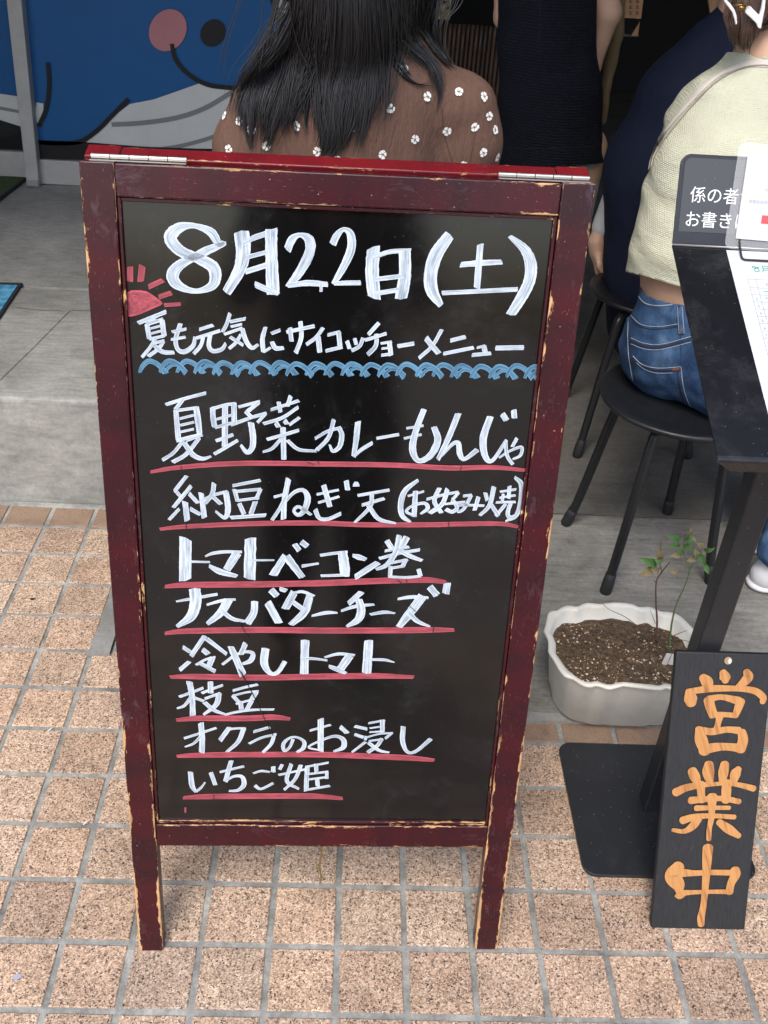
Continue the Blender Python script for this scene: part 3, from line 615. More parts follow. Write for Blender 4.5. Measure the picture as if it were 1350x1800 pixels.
L6 = [(E_, '''178,572 330,545 505,514|16 28 24; 325,473 332,580 295,690 185,770|90 92 78 30; 420,598 540,565 648,555|20 28 20; 592,558 530,660 425,748|74 66 34; 530,635 620,705 718,727|42 36 22; 800,570 792,660 742,742|56 56 62; 903,578 990,738|62 60;
 928,478 974,525|56; 998,470 1050,485|36; 1112,498 1042,626|62; 1098,505 1180,495 1268,530|20 26 26; 1237,528 1190,660 1085,755|58 64 44; 1098,573 1192,642|42'''),
 (F_, '''127,685 240,660 328,660|20 32 16; 520,496 418,588|48 42; 358,645 470,610 620,594|20 30 20; 497,553 517,640 490,715 402,768|56 66 60 22; 587,673 700,655 785,664|22 30 14; 806,550 920,534 1048,540|22 32 22; 1000,530 910,650 815,770|78 74 50; 892,658 960,725 1060,768|44 36 16; 1058,456 1115,522|56; 1198,428 1186,508|56''')]
L7 = [(E_, '''232,933 294,972|34; 284,1046 208,1112|34; 405,843 298,1002|38; 415,862 578,986|38 32; 388,950 432,986|44; 336,1072 410,1030 488,1010|22; 467,1012 438,1080|46; 365,1055 488,1122|36; 543,1072 640,1000 730,970 785,985 767,1040 705,1066|22 26 26 36 42 24; 727,902 690,992|42; 610,928 650,1020 707,1152|48 54 58; 885,943 875,1060 920,1136 980,1132 1040,1046|62 62 40 36 38'''),
 (F_, '''74,878 66,1142|66; 45,1025 130,1022 248,1036|20 24 18; 228,1012 340,985 465,996|18 28 22; 427,998 345,1115|70 64; 262,1082 330,1108 395,1138|30 42 28; 577,878 560,1134|72; 543,1030 690,1030 780,1051|18 26 10''')]
L8 = [(G_, '''182,232 300,190 402,150|28; 275,92 300,230 306,404|58 52 52; 292,230 230,310 162,337|32 30 20; 318,238 407,270|30; 388,197 480,160 580,124|28; 467,92 470,195|50; 416,247 560,195|28; 545,198 520,300 405,392|52 48 24; 413,278 500,350 612,392|42 38 22; 672,172 790,140 900,116|28; 668,218 724,280|38;
 690,217 800,190 905,180|22; 888,183 845,255|44; 700,297 832,260|22; 740,270 750,345|44; 848,258 798,348|40; 608,392 700,370 850,350 1048,345|24 26 26 22''')]
L9 = [(G_, '''227,608 400,553 520,513|26; 380,467 392,600 388,738|52; 388,578 320,650 235,686|30 26 18; 642,510 555,630|44; 620,533 700,520 790,520|24; 772,518 720,640 612,738|42 40 26; 860,550 1008,508|30; 820,658 930,605 1068,572|26; 1050,573 1020,660 945,738|36 34 28;
 1222,616 1190,690 1142,722 1133,660 1190,605 1260,600 1322,640 1312,700 1255,735|32 26 30 36 24 24 34 38 24'''),
 (H_, '''128,538 318,485|24; 228,430 226,725|54; 225,717 118,690 200,640 350,588 432,620 432,690 345,728|20 20 24 30 46 46 20; 405,502 470,560|42; 537,500 650,526|32; 537,575 618,602|34; 637,643 512,737|28 22; 662,472 812,445|22; 790,445 790,555|42; 673,517 785,500|18; 672,552 805,545|20; 642,588 632,625|26; 640,602 750,570 885,558|20; 872,563 815,610|26; 667,632 792,615|22; 788,613 740,680 655,740|36; 660,648 760,720 853,740|36 32 18;
 980,502 975,640 1020,735 1100,725 1232,615|46 44 32 34 40''')]
L10 = [(G_, '''285,916 300,1040 335,1098|46 48 30; 332,1098 380,1060 420,1010|26 24 14; 470,920 512,1034|40; 553,917 660,890 774,864|26; 657,812 604,1002|42; 598,1000 680,955 755,958 773,1030 720,1080 636,1088|22 28 38 44 34 22; 858,927 930,905 1010,915|20 26 20; 872,1042 930,1072 1040,1020|36 28 26; 1040,868 1040,918|40; 1122,848 1098,894|32;
 1205,843 1165,1000 1275,1072|36 38 24; 1088,944 1340,890|24; 1292,852 1240,980 1140,1078|36 34 26'''),
 (H_, '''105,868 98,980 95,1088|42; 98,867 298,830|24; 185,843 188,912|36; 105,935 292,912|24; 283,913 283,975|30; 105,987 288,965|24; 195,985 200,1047|38; 88,1082 200,1062 310,1044|26''')]
UL = ['265,829 315,821 420,814 560,815 690,817 790,822 865,821 924,826', '281,930 330,925 450,920 560,919 640,922 760,922 870,920 913,926', '290,1031 330,1028 450,1027 560,1025 640,1022 740,1019 784,1023', '290,1113 330,1109 450,1107 560,1108 660,1108 750,1107 798,1107',
      '299,1190 340,1189 450,1191 560,1189 660,1188 727,1190', '310,1265 350,1262 430,1262 480,1260 510,1263', '311,1329 350,1327 450,1326 560,1326 650,1329 720,1332 763,1336', '322,1402 360,1400 450,1399 550,1399 602,1403']
for k, L in enumerate((L3, L4, L5, L6, L7, L8, L9, L10)):
    write('menu_lettering', L); mb = MB(); ww = [6, 9, 9.5, 9.5, 9.5, 9, 6] if k < 2 else [7, 11, 12, 12, 12, 11.5, 7]
    stroke(mb, pts(UL[k]), ww, *K_, jit=.03); mb.build('underline', M_PINK, panel)
# scratches through the paint and a hairline crack
M_SCR = mat('scratch', (.008, .008, .008), .5); mb = MB(); HEIGHT[0] = 0
def hair_line(p, wd):
    P = spline([np.array([*buv(x, y, PD), 0]) for x, y in p], 6)
    for i in range(len(P)-1):
        t = P[i+1]-P[i]; nv = np.array([-t[1], t[0]])/(np.hypot(t[0], t[1])+1e-9)*wd/2; a, b = P[i][:2], P[i+1][:2]
        mb.poly([bw(*(q), PD+.00135) for q in (a-nv, b-nv, b+nv, a+nv)])
hair_line([(421, 1092), (432, 1112), (437, 1120)], .0011); hair_line([(420, 1175), (445, 1220), (465, 1262), (480, 1292)], .0013); hair_line([(424, 1180), (440, 1210), (452, 1235)], .0009)
for a in ([(698, 1018), (708, 1026)], [(714, 1018), (716, 1026)], [(762, 1095), (761, 1115)], [(377, 1396), (375, 1404)], [(318, 818), (320, 828)], [(327, 918), (328, 930)], [(811, 818), (809, 827)], [(788, 915), (789, 926)], [(540, 812), (552, 816)], [(556, 808), (562, 815)], [(717, 1062), (735, 1078)]): hair_line(a, .001)
mb.build('scratch', M_SCR, panel)

# ------------------------------------------------------------------ black metal stools
M_BLACK = mat('black_metal', (.010, .011, .013), .38, spec=.5); g = G(M_BLACK); o = g.coord(); g.rough(g.ramp(g.noise(o, 60, 4, .7), [(.3, .28), (.7, .5)])); g.base(g.mix(g.ramp(g.noise(o, 180, 4, .75), [(.58, 0), (.75, .5)]), (.010, .011, .013), (.06, .06, .062)))
M_RUB = mat('black_rubber', (.014, .014, .015), .7)
def lathe(mb, prof, c, n=48, mi=0):
    mb.loft([[(c[0]+r*math.cos(2*math.pi*k/n), c[1]+r*math.sin(2*math.pi*k/n), c[2]+z) for k in range(n)] for r, z in prof], mi)
def stool(label, c, r, h, feet, z0=.012, grp='black stools at the shop front'):
    t = thing('stool', label, 'stool', (*c, z0), grp)
    mb = MB(); lathe(mb, [(r*.2, h-.012), (r-.012, h-.014), (r-.003, h-.012), (r, h-.006), (r-.002, h-.001), (r-.008, h+.001), (r-.03, h-.004), (r*.5, h-.009), (.012, h-.011)], (*c, 0)); mb.build('seat', M_BLACK, t, True)
    for fx, fy in feet:
        f = np.array([fx, fy]); d = f-np.array(c); L = np.hypot(*d); u = d/L
        P = spline([(*(np.array(c)+u*.03), h-.026), (*(np.array(c)+u*(L*.42)), h-.028), (*(np.array(c)+u*(L*.60)), h-.038), (*(np.array(c)+u*(L*.70)), h-.085), (*(f-u*.018), .10), (*f, z0+.012)], 8)
        mb = MB(); mb.tube(P, .0113, 14); lg = mb.build('leg', M_BLACK, t, True)
        e = P[-1]; a = P[-2]-e; a = a/np.linalg.norm(a)
        mb = MB(); mb.tube([np.array([*f, z0]), e-a*.006, e+a*.012, e+a*.022, e+a*.026, e+a*.040], [.0128, .0138, .0138, .0138, .0130, .0128], 16); mb.build('rubber_foot', M_RUB, lg, True)
    return t
stool('black round stool under the woman in jeans, beside the menu board', (1.165, 1.165), .188, .452, [(.988, 1.262), (1.037, .995), (1.268, 1.33), (1.30, 1.045)])
stool('black round stool half hidden under the person in navy', (1.235, 1.78), .165, .450, [(1.075, 1.60), (1.40, 1.62), (1.38, 1.95), (1.09, 1.94)])
stool('black stool behind the menu board under the woman in the brown blouse', (.42, 1.17), .18, .45, [(.29, 1.04), (.55, 1.04), (.29, 1.30), (.55, 1.30)])

# ------------------------------------------------------------------ waiting-list stand
st = thing('waiting_list_stand', 'black metal stand with sloping tray and Japanese notice, right of the menu board', 'stand', (1.005, .395, 0))
M_POWDER = mat('powder_black', (.016, .018, .022), .42, spec=.45); g = G(M_POWDER); o = g.coord()
sm = g.ramp(g.noise(o, 16, 6, .75, .8), [(.52, 0), (.8, .12)]); spk = g.ramp(g.voro(o, 95), [(.05, .8), (.075, 0)])
g.base(g.mix(spk, g.mix(sm, (.016, .018, .022), (.11, .115, .125)), (.35, .35, .34))); g.rough(g.mix(sm, .36, .6))
def rrect(x0, x1, y0, y1, r, n=6):
    out = []
    for cx, cy, a0 in ((x1-r, y1-r, 0), (x0+r, y1-r, 90), (x0+r, y0+r, 180), (x1-r, y0+r, 270)):
        out += [(cx+r*math.cos(R(a0+90*k/n)), cy+r*math.sin(R(a0+90*k/n))) for k in range(n+1)]
    return out
mb = MB(); mb.slab([(x, y, .0075) for x, y in rrect(.852, 1.158, .243, .537, .024)], (0, 0, -.007)); mb.build('base_plate', M_POWDER, st, bevel=.0012)
mb = MB(); mb.box((.986, .377, .0075), (1.024, .415, .955)); mb.build('post', M_POWDER, st, bevel=.003)
XL, XR = .848, 1.162
TF, TK, TT = np.array([0, .205, .878]), np.array([0, .535, 1.012]), np.array([0, .583, 1.120])   # tray front, fold, panel top (x = 0)
sl = (TK-TF)/np.linalg.norm(TK-TF); sn = np.array([0, -sl[2], sl[1]]); pl_ = (TT-TK)/np.linalg.norm(TT-TK); pn = np.array([0, -pl_[2], pl_[1]])
def onT(x, s, d=0.): return np.array([x, 0, 0])+TF+sl*s+sn*d
def onP(x, s, d=0.): return np.array([x, 0, 0])+TK+pl_*s+pn*d
TL, PL = np.linalg.norm(TK-TF), np.linalg.norm(TT-TK)
mb = MB(); mb.slab([onT(XL, .004), onT(XR, .004), onT(XR, TL), onT(XL, TL)], -sn*.0022)
lip = [(.004, 0), (.001, -.0006), (-.0012, -.0022), (-.002, -.005), (-.002, -.022)]
rows = [[onT(x, a, b) for x in (XL, XL+.016, XL+.022, XR)] for a, b in lip]
for i in range(len(lip)-1):
    for k in range(3):
        q = [rows[i][k], rows[i][k+1], rows[i+1][k+1], rows[i+1][k]]
        if k == 0 and i == 3: q = [rows[3][0], rows[3][1], onT(XL+.016, -.002, -.017)]
        if k == 1 and i == 3: q = [rows[3][1], rows[3][2], rows[4][2], onT(XL+.016, -.002, -.017)]
        mb.poly(q)
M_TRAY = mat('tray_black', rough=.3, spec=.5); g = G(M_TRAY); o = g.coord()
tm = g.math('MULTIPLY', g.ramp(g.noise(o, 11, 6, .8, .6), [(.48, 0), (.8, .22)]), g.ramp(g.noise(o, 70, 4, .7), [(.3, .3), (.7, 1.)])); tk = g.ramp(g.voro(o, 110), [(.04, .7), (.06, 0)])
g.base(g.mix(tk, g.mix(tm, (.006, .0065, .0085), (.13, .13, .14)), (.30, .30, .30))); g.rough(g.mix(tm, .26, .6))
mb.build('tray', M_TRAY, st)
M_EDGE = mat('rubbed_edge', (.30, .30, .31), .35, .6)
mb = MB(); mb.tube([onT(XL, TL-.001, .0012), onT(XR, TL-.001, .0012)], .0016, 8); mb.build('fold', M_EDGE, st, True)
pp = [(x, y) for x, y in rrect(XL, XR, .002, PL, .014)]; pp = [(x, .002) if y < .01 else (x, y) for x, y in pp]; 
pp = [(XL, .002), (XR, .002)]+[(x, y) for x, y in rrect(XL, XR, .002, PL, .014)[:14]]
M_PANEL = mat('panel_charcoal', (.045, .049, .055), .42); g = G(M_PANEL); o = g.coord(); g.base(g.mix(g.ramp(g.voro(o, 75), [(.03, .6), (.05, 0)]), (.045, .049, .055), (.3, .3, .3)))
mb = MB(); mb.slab([onP(x, y) for x, y in pp], -pn*.003); bk = mb.build('back_panel', M_POWDER, st, bevel=.0008)
qq = [(XL+.006, .018), (XR-.006, .018)]+[(x, y) for x, y in rrect(XL+.006, XR-.006, .018, PL-.005, .010)[:14]]
mb = MB(); mb.slab([onP(x, y, .0006) for x, y in qq], -pn*.0004); mb.build('panel_face', M_PANEL, bk)
def lettering(text, size, place, name, m, parent, shear=0., bold=0.):
    cu = bpy.data.curves.new(name, 'FONT'); cu.body = text; cu.size = size; cu.resolution_u = 4; cu.offset = bold
    ob = bpy.data.objects.new(name, cu); C.objects.link(ob); dg = bpy.context.evaluated_depsgraph_get()
    me = bpy.data.meshes.new_from_object(ob.evaluated_get(dg)); bpy.data.objects.remove(ob)
    for v in me.vertices: v.co = Vector(place(v.co.x, v.co.y))
    return put(name, me, m, parent)
M_PRINT = mat('white_print', (.78, .79, .80), .5)
ang = R(0)
lettering('係の者が', .0225, lambda x, y: onP(.8645+x, .058+y, .0012), 'printed_lettering', M_PRINT, bk)
lettering('お書きに', .0225, lambda x, y: onP(.8605+x, .0262+y, .0012), 'printed_lettering', M_PRINT, bk)
# papers on the stand
M_PAPER = mat('paper', (.50, .525, .56), .7); M_LINE = mat('grid_ink', (.30, .32, .34), .7); M_TEAL = mat('green_ink', (.03, .33, .24), .6); M_STAMP = mat('red_stamp', (.65, .07, .07), .6)
sheet = thing('waiting_list', 'white waiting list sheet with a printed table, clipped on the black tray', 'paper', onT(1.05, .17))
def onS(x, s, d=.0008): return onT(x, s, d)
sx0, sx1, s0, s1 = .921, 1.131, .034, TL-.006
mb = MB(); mb.poly([onS(sx0, s0), onS(sx1, s0), onS(sx1, s1), onS(sx0, s1)]); mb.build('page', M_PAPER, sheet)
mb = MB()
def rule(a, b, wd=.0006):
    a, b = np.array(a), np.array(b); t = (b-a)/np.linalg.norm(b-a); nv = np.array([-t[1], t[0]])*wd/2
    mb.poly([onS(*q, .0012) for q in (a-nv, b-nv, b+nv, a+nv)])
tx = [.940, .951, 1.112]; top_ = TL-.060; rh = .0128
for k in range(14):
    yy = top_-k*rh-(0 if k < 1 else .003); rule((tx[0], yy), (tx[-1], yy))
for x in tx: rule((x, top_), (x, top_-13*rh-.003))
mb.build('table_lines', M_LINE, sheet)
for k in range(12):
    lettering(str(k+1), .0066, lambda x, y: onS(.9435+x, top_-.003-(k+2)*rh+.003+y, .0014), 'row_number', M_LINE, sheet)
lettering('お名前', .0060, lambda x, y: onS(.962+x, top_-.0105+y, .0014), 'column_heading', M_LINE, sheet)
mb = MB()
def pen(P, wd=.0011):
    P = spline([np.array(p) for p in P], 6)
    for i in range(len(P)-1):
        t = P[i+1]-P[i]; nv = np.array([-t[1], t[0]])/(np.hypot(*t)+1e-9)*wd/2; mb.poly([onS(*q, .0013) for q in (P[i]-nv, P[i+1]-nv, P[i+1]+nv, P[i]+nv)])
hx, hy = .951, TL-.046
pen([(hx+.008, hy+.008), (hx+.001, hy+.0075), (hx, hy+.011), (hx+.004, hy+.0095), (hx+.008, hy+.005), (hx+.007, hy+.001), (hx+.002, hy+.002), (hx+.003, hy+.006), (hx+.009, hy+.010)])
for a in ([(hx+.014, hy+.012), (hx+.014, hy+.005), (hx+.012, hy)], [(hx+.014, hy+.012), (hx+.022, hy+.012)], [(hx+.022, hy+.012), (hx+.0225, hy+.001)], [(hx+.014, hy+.008), (hx+.022, hy+.008)], [(hx+.014, hy+.0045), (hx+.022, hy+.0045)]): pen(a)
for k, a in enumerate(([(.957, .006), (.975, .008), (1.0, .005)], [(.957, .008), (.98, .004), (1.0, .007)], [(.960, .006), (.99, .006)], [(.961, .004), (.985, .008)])): pen([(x, top_-.003-(k+2)*rh+y) for x, y in a])
mb.build('handwriting', M_TEAL, sheet)
notice = thing('laminated_notice', 'white laminated notice clipped over the black printed panel', 'notice', onP(1.02, .06))
M_FILM = mat('clear_film', (.9, .92, .93), .12); M_FILM.node_tree.nodes['Principled BSDF'].inputs['Alpha'].default_value = .13
tl = R(-2.0)
def onN(x, s, d): 
    x_, s_ = x*math.cos(tl)-s*math.sin(tl), x*math.sin(tl)+s*math.cos(tl); return onP(.932+x_, .012+s_, d)
mb = MB(); mb.slab([onN(x, y, .0030) for x, y in rrect(-.013, .23, -.014, .124, .010)], -pn*.0004); mb.build('film', M_FILM, notice)
mb = MB(); mb.slab([onN(x, y, .0045) for x, y in rrect(0, .21, 0, .118, .0005, 1)], -pn*.0004); mb.build('page', M_PAPER, notice)
lettering('名前をお呼び', .0052, lambda x, y: onN(.0105+x, .0475+y, .0048), 'small_print', M_LINE, notice)
lettering('お客様', .0052, lambda x, y: onN(.030+x, .064+y, .0048), 'small_print', M_LINE, notice)
mb = MB(); mb.poly([onN(*q, .0047) for q in ((.0315, .022), (.060, .022), (.060, .033), (.0315, .033))]); mb.build('red_stamp', M_STAMP, notice)
wire = MB(); wire.tube(spline([onT(.9385, TL+.010, .010), onT(.9385, TL-.004, .006), onT(.9385, TL-.020, .0035), onT(.941, TL-.0245, .003), onT(.948, TL-.0255, .003), onT(.99, TL-.0255, .003), onT(1.06, TL-.0255, .003)], 8), .0014, 8)
wo = wire.build('clip_wire', M_BLACK, None, True); tag(wo, 'thin black wire clip holding the waiting list sheet', 'clip')
mb = MB(); P0 = onT(.926, .014, .001)
mb.slab([onT(x, s_, .0085) for x, s_ in ((.920, .000), (.921, .015), (.930, .018), (.975, .020), (.975, .001))], -sn*.008); mb.slab([onT(x, s_, .0125) for x, s_ in ((.938, .012), (.937, .038), (.950, .045), (.975, .042), (.975, .014))], -sn*.0035)
to = mb.build('white_clip', mat('white_plastic', (.72, .71, .68), .45), None, bevel=.0015); tag(to, 'white plastic clip on the front edge of the black tray', 'clip')

# ------------------------------------------------------------------ leaning open-for-business sign
sg = thing('wooden_sign', 'black wooden sign with large carved orange Japanese characters leaning on the stand', 'sign', (1.026, .15, 0))
A0, AT = np.array([.948, .1515, .0005]), np.array([.948, .3655, .421]); sv = (AT-A0)/np.linalg.norm(AT-A0); SL = np.linalg.norm(AT-A0); sw = .1565
sdn = np.cross(np.array([1., 0, 0]), sv); sdn /= np.linalg.norm(sdn)        # towards the street
def ws(u, v, d=0.): return A0+np.array([u, 0, 0])+sv*v+sdn*d
def suv(px, py, d=0.):
    r = ray(px, py); O = A0+sdn*d; t = ((O-CAM)@sdn)/(r@sdn); P = CAM+r*t-O; return P[0], P@sv
M_SIGN = mat('black_stained_wood', rough=.55, spec=.35); g = G(M_SIGN); u = g.sep(g.uv()); hw = g.attr('fa'); e = g.math('SUBTRACT', hw, g.math('ABSOLUTE', u[0]))
near = g.math('SUBTRACT', 1., g.math('DIVIDE', e, .004), clamp=True)
v = g.n('CombineXYZ', i_0=u[0], i_1=g.math('MULTIPLY', u[1], .12), i_2=g.attr('shift')).outputs[0]; gr = g.noise(v, 420, 4, .65)
wv = g.math('ADD', g.math('MULTIPLY', near, .22), g.math('ADD', g.math('MULTIPLY', g.noise(v, 210, 4, .7), .6), g.math('MULTIPLY', g.attr('wear'), 1.)))
dk = g.ramp(gr, [(.3, (.012, .0125, .014)), (.7, (.024, .025, .028))]); dk = g.mix(g.ramp(g.noise(g.coord(), 30, 5, .75), [(.62, 0), (.8, .3)]), dk, (.12, .13, .15))
g.base(g.mix(g.ramp(wv, [(.70, 0), (.73, 1)]), dk, (.36, .24, .13))); g.bump(gr, .3, .0008)
def fr_s(u_, v_, d_): return ws(u_, v_, d_)
sb = plank('sign_board', (0, 0, -.0125), (sw, SL, 0), 1, sg, M_SIGN, fr=fr_s, wear=lambda a: max(0, (.02-a)*6), bev=.0022)
M_ORANGE = mat('carved_pine', rough=.5, spec=.4); g = G(M_ORANGE); u = g.sep(g.uv())
mp = g.n('CombineXYZ', i_0=g.math('ADD', u[0], g.math('MULTIPLY', u[1], .32)), i_1=g.math('MULTIPLY', u[1], .10)).outputs[0]
wn = g.noise(mp, 95, 3, .55, .3); g.base(g.mix(.3, g.ramp(wn, [(.30, (.20, .070, .020)), (.40, (.40, .175, .052)), (.54, (.50, .25, .085)), (.62, (.44, .20, .062)), (.68, (.24, .085, .025))]), g.ramp(g.noise(mp, 320, 2, .5), [(.3, (.30, .13, .04)), (.7, (.48, .26, .10))])))
ZJ = (950, 1120, 3.3333); SH = [0]
def carve(mb, rows, extra, hgt):
    for ln in rows.strip().split(';'):
        if not ln.strip(): continue
        p, wd = ln.split('|'); P = pts(p); wd = [float(x) for x in wd.split()]; wd = list(np.interp(np.linspace(0, 1, len(P)), np.linspace(0, 1, len(wd)), wd))
        Q = []
        for (x, y), w_ in zip(P, wd):
            a = suv(950+x/3.3333, 1120+y/3.3333); b = suv(951+x/3.3333, 1120+y/3.3333); Q.append((*a, w_/3.3333*(b[0]-a[0])+extra))
        Q = np.array(spline(Q, 8)); SH[0] = (SH[0]+1) % 13; d = hgt+SH[0]*.00005
        L_, R_ = [], []
        for i in range(len(Q)):
            t = Q[min(i+1, len(Q)-1), :2]-Q[max(i-1, 0), :2]; t /= np.hypot(*t)+1e-9; nv = np.array([-t[1], t[0]]); L_.append((Q[i, :2]+nv*Q[i, 2]/2, t)); R_.append((Q[i, :2]-nv*Q[i, 2]/2, t))
        def cap(c, t, wv, s_): return [c+s_*t*math.sin(a)*wv/2*.8+np.array([-t[1], t[0]])*math.cos(a)*wv/2*s_ for a in np.linspace(0, math.pi, 9)[1:-1]]
        t0, t1 = L_[0][1], L_[-1][1]
        ring = [a for a, _ in L_]+cap(Q[-1, :2], t1, Q[-1, 2], 1)+[a for a, _ in R_[::-1]]+cap(Q[0, :2], t0, Q[0, 2], -1)
        # strip body plus two fan caps keeps the outline sound on tight curves
        def fc(pp_): mb.face([mb.vert(ws(p_[0], p_[1], d)) for p_ in pp_], [(p_[0], p_[1]) for p_ in pp_])
        for i in range(len(Q)-1): fc([R_[i][0], R_[i+1][0], L_[i+1][0], L_[i][0]])
        fc([R_[-1][0]]+cap(Q[-1, :2], t1, Q[-1, 2], 1)[::-1]+[L_[-1][0]]); fc([L_[0][0]]+cap(Q[0, :2], t0, Q[0, 2], -1)[::-1]+[R_[0][0]])
EI = '''950,235 975,262 990,300|50 70 40; 1068,205 1080,235 1082,255|44 66 40; 1205,200 1215,230 1190,262 1155,288|40 60 52 30; 872,325 878,360 882,385|56 78 60; 862,318 1000,300 1150,300 1250,312 1300,348 1300,378|36 42 34 40 42 34;
 985,368 995,410 1010,450|62 58 54; 985,362 1060,350 1160,372|44 34 50; 1172,375 1155,420 1142,460|52 48 34; 1000,456 1070,452 1145,458|40 32 32; 1050,462 1040,500 1030,545|44 36 40; 925,535 940,600 965,670|40 74 58; 925,540 1000,552 1090,540 1160,545|40 44 38 44;
 1178,555 1185,600 1170,655|50 60 62; 950,662 1010,645 1090,640 1180,650|64 56 46 54'''
GYO = '''888,782 905,820 925,865|56 60 30; 985,742 982,790 992,850|54 70 40; 1078,742 1070,790 1062,850|52 60 36; 1158,770 1140,800 1128,850|40 62 38; 792,908 850,882 920,868 1010,860 1100,856 1180,868 1248,886|52 46 38 26 26 32 38; 938,860 940,910 945,955|52 46 44; 1090,850 1088,900 1085,955|52 58 52;
 880,955 1000,945 1080,945 1162,962|46 34 34 34; 912,1000 1000,998 1105,998|36 28 26; 832,1072 900,1052 1000,1045 1135,1052|48 40 30 30; 1005,935 1003,1000 1000,1060 988,1120 985,1182|64 42 36 30 30; 920,1062 890,1105 840,1135 775,1128|54 48 30 24; 1045,1082 1100,1122 1160,1162|40 56 34'''
CHU = '''808,1340 775,1395 805,1450 812,1490|70 96 78 40; 795,1512 815,1518 840,1508|24 30 20; 820,1378 900,1380 1000,1376 1130,1378|54 36 34 36; 1138,1362 1140,1390 1115,1440 1105,1490|56 58 46 46; 810,1498 900,1493 1000,1490 1105,1490|40 28 26 30; 980,1232 975,1300 968,1420 955,1560 940,1640 940,1682|62 56 44 36 44 40'''
mb = MB()
for q in (EI, GYO, CHU): carve(mb, q, .0020, .00015)
mb.build('carved_outline', mat('engraved_edge', (.006, .006, .006), .8), sb)
for q in (EI, GYO, CHU):
    mb = MB(); carve(mb, q, 0, .0009); mb.build('carved_character', M_ORANGE, sb)
hu, hv = suv(1279.5, 1161); mb = MB(); mb.face([mb.vert(ws(hu+.0062*math.cos(a), hv+.0062*math.sin(a), .0012)) for a in np.linspace(0, 2*math.pi, 24, endpoint=False)])
mb.face([mb.vert(ws(hu+.0026+.0030*math.cos(a), hv-.0006+.0046*math.sin(a), .0015)) for a in np.linspace(0, 2*math.pi, 16, endpoint=False)], None, 1)
mb.build('hanging_hole', [mat('hole_wood', (.30, .22, .13), .8), mat('hole_far_side', (.50, .50, .46), .8)], sb)

# ------------------------------------------------------------------ planter
pt = thing('planter', 'off white scalloped plastic planter of dry soil on the concrete edge', 'planter', (.985, .665, .013))
M_POT = mat('ivory_plastic', (.70, .685, .615), .42, spec=.45); g = G(M_POT); o = g.coord(); dz = g.sep(o)[2]
g.base(g.mix(g.math('MULTIPLY', g.ramp(g.noise(o, 14, 6, .7, .5), [(.46, 0), (.72, 1)]), .4), (.70, .685, .615), (.46, .42, .33)))
PX, PY, PA, PB = .985, .668, .158, .112
def outline(k, sc=1., off=0., wave=1.):
    t = 2*math.pi*k/120; c, s_ = math.cos(t), math.sin(t)
    x = math.copysign(abs(c)**.58, c)*(PA*sc+off); y = math.copysign(abs(s_)**.62, s_)*(PB*sc+off)
    wv = .0085*math.cos(2*math.pi*(x+.055)/.09) * (abs(y)/(PB*sc+off))**2; wx = .010*math.cos(2*math.pi*y/(PB*1.05))*(abs(x)/(PA*sc+off))**2
    return x+math.copysign(wx, x)*-.6*wave, y+math.copysign(wv, y)*1.2*wave
def pot_ring(sc, off, z): return [(PX+a, PY+b, .013+z+.004*math.cos(2*math.pi*a/.19)*(z > .12)) for a, b in (outline(k, sc, off, .30+.70*max(0, min(1, (z-.05)/.08))) for k in range(120))]
mb = MB(); mb.loft([pot_ring(.78, -.02, .0005), pot_ring(.80, -.006, .001), pot_ring(.82, 0, .006), pot_ring(.95, -.002, .126), pot_ring(.955, -.001, .130), pot_ring(.99, .001, .133), pot_ring(1, .0025, .136), pot_ring(1, .002, .140), pot_ring(.99, 0, .1415), pot_ring(.955, -.002, .1405), pot_ring(.94, -.004, .136), pot_ring(.91, -.004, .095)], cap=False)
mb.face([len(mb.v)-120+k for k in range(120)]); mb.face([k for k in range(120)][::-1]); mb.build('pot', M_POT, pt, True)
M_SOIL = mat('soil', rough=.95, spec=.15); g = G(M_SOIL); o = g.coord(); sn_ = g.noise(o, 130, 6, .75)
g.base(g.ramp(sn_, [(.3, (.042, .028, .018)), (.5, (.115, .080, .053)), (.7, (.25, .185, .125))])); g.bump(sn_, 1., .006)
mb = MB(); rings = []
for q in np.linspace(0, 1, 16): rings.append(q)
rg = np.random.default_rng(3)
from mathutils import noise as mn
def soil_h(x, y):
    f = lambda k, sd: mn.fractal(Vector((x*k+sd, y*k, sd)), .8, 2.1, 4)
    return .013+.116-.008*((x-PX)/PA)**2+.007*f(16, 1.3)+.0045*f(60, 5.1)-.008*max(0, y-PY-.01)/.08
rr = [[(PX+a*q, PY+b*q, soil_h(PX+a*q, PY+b*q)) for a, b in (outline(k, .93, -.004) for k in range(120))] for q in np.linspace(.02, 1, 46)]
mb.loft(rr, cap=False); mb.build('soil', M_SOIL, pt, True)
M_PERL = mat('perlite', rough=.9); g = G(M_PERL); g.base(g.ramp(g.attr('fa'), [(0, (.30, .18, .09)), (.3, (.50, .36, .20)), (.6, (.66, .54, .38)), (1, (.74, .70, .62))]))
mb = MB()
for k in range(1000):
    a, b = outline(int(rg.integers(120)), .9, -.005); q = math.sqrt(rg.random()); x, y = PX+a*q, PY+b*q
    if rg.random() > .25+.75*(mn.noise(Vector((x*22, y*22, 3)))*.9+.35+(PY-y)*5): continue
    z = soil_h(x, y); r_ = .0008+.0026*rg.random()**3; fa = .02+.95*rg.random(); pv = [np.array([x, y, z+.0006])+r_*np.array(v_)*rg.uniform(.7, 1.25) for v_ in ((1, 0, 0), (-1, 0, 0), (0, 1, 0), (0, -1, 0), (0, 0, .9), (0, 0, -.9))]
    ii = [mb.vert(p_) for p_ in pv]
    for f_ in ((0, 2, 4), (2, 1, 4), (1, 3, 4), (3, 0, 4), (2, 0, 5), (1, 2, 5), (3, 1, 5), (0, 3, 5)): mb.face([ii[i] for i in f_], None, 0, fa)
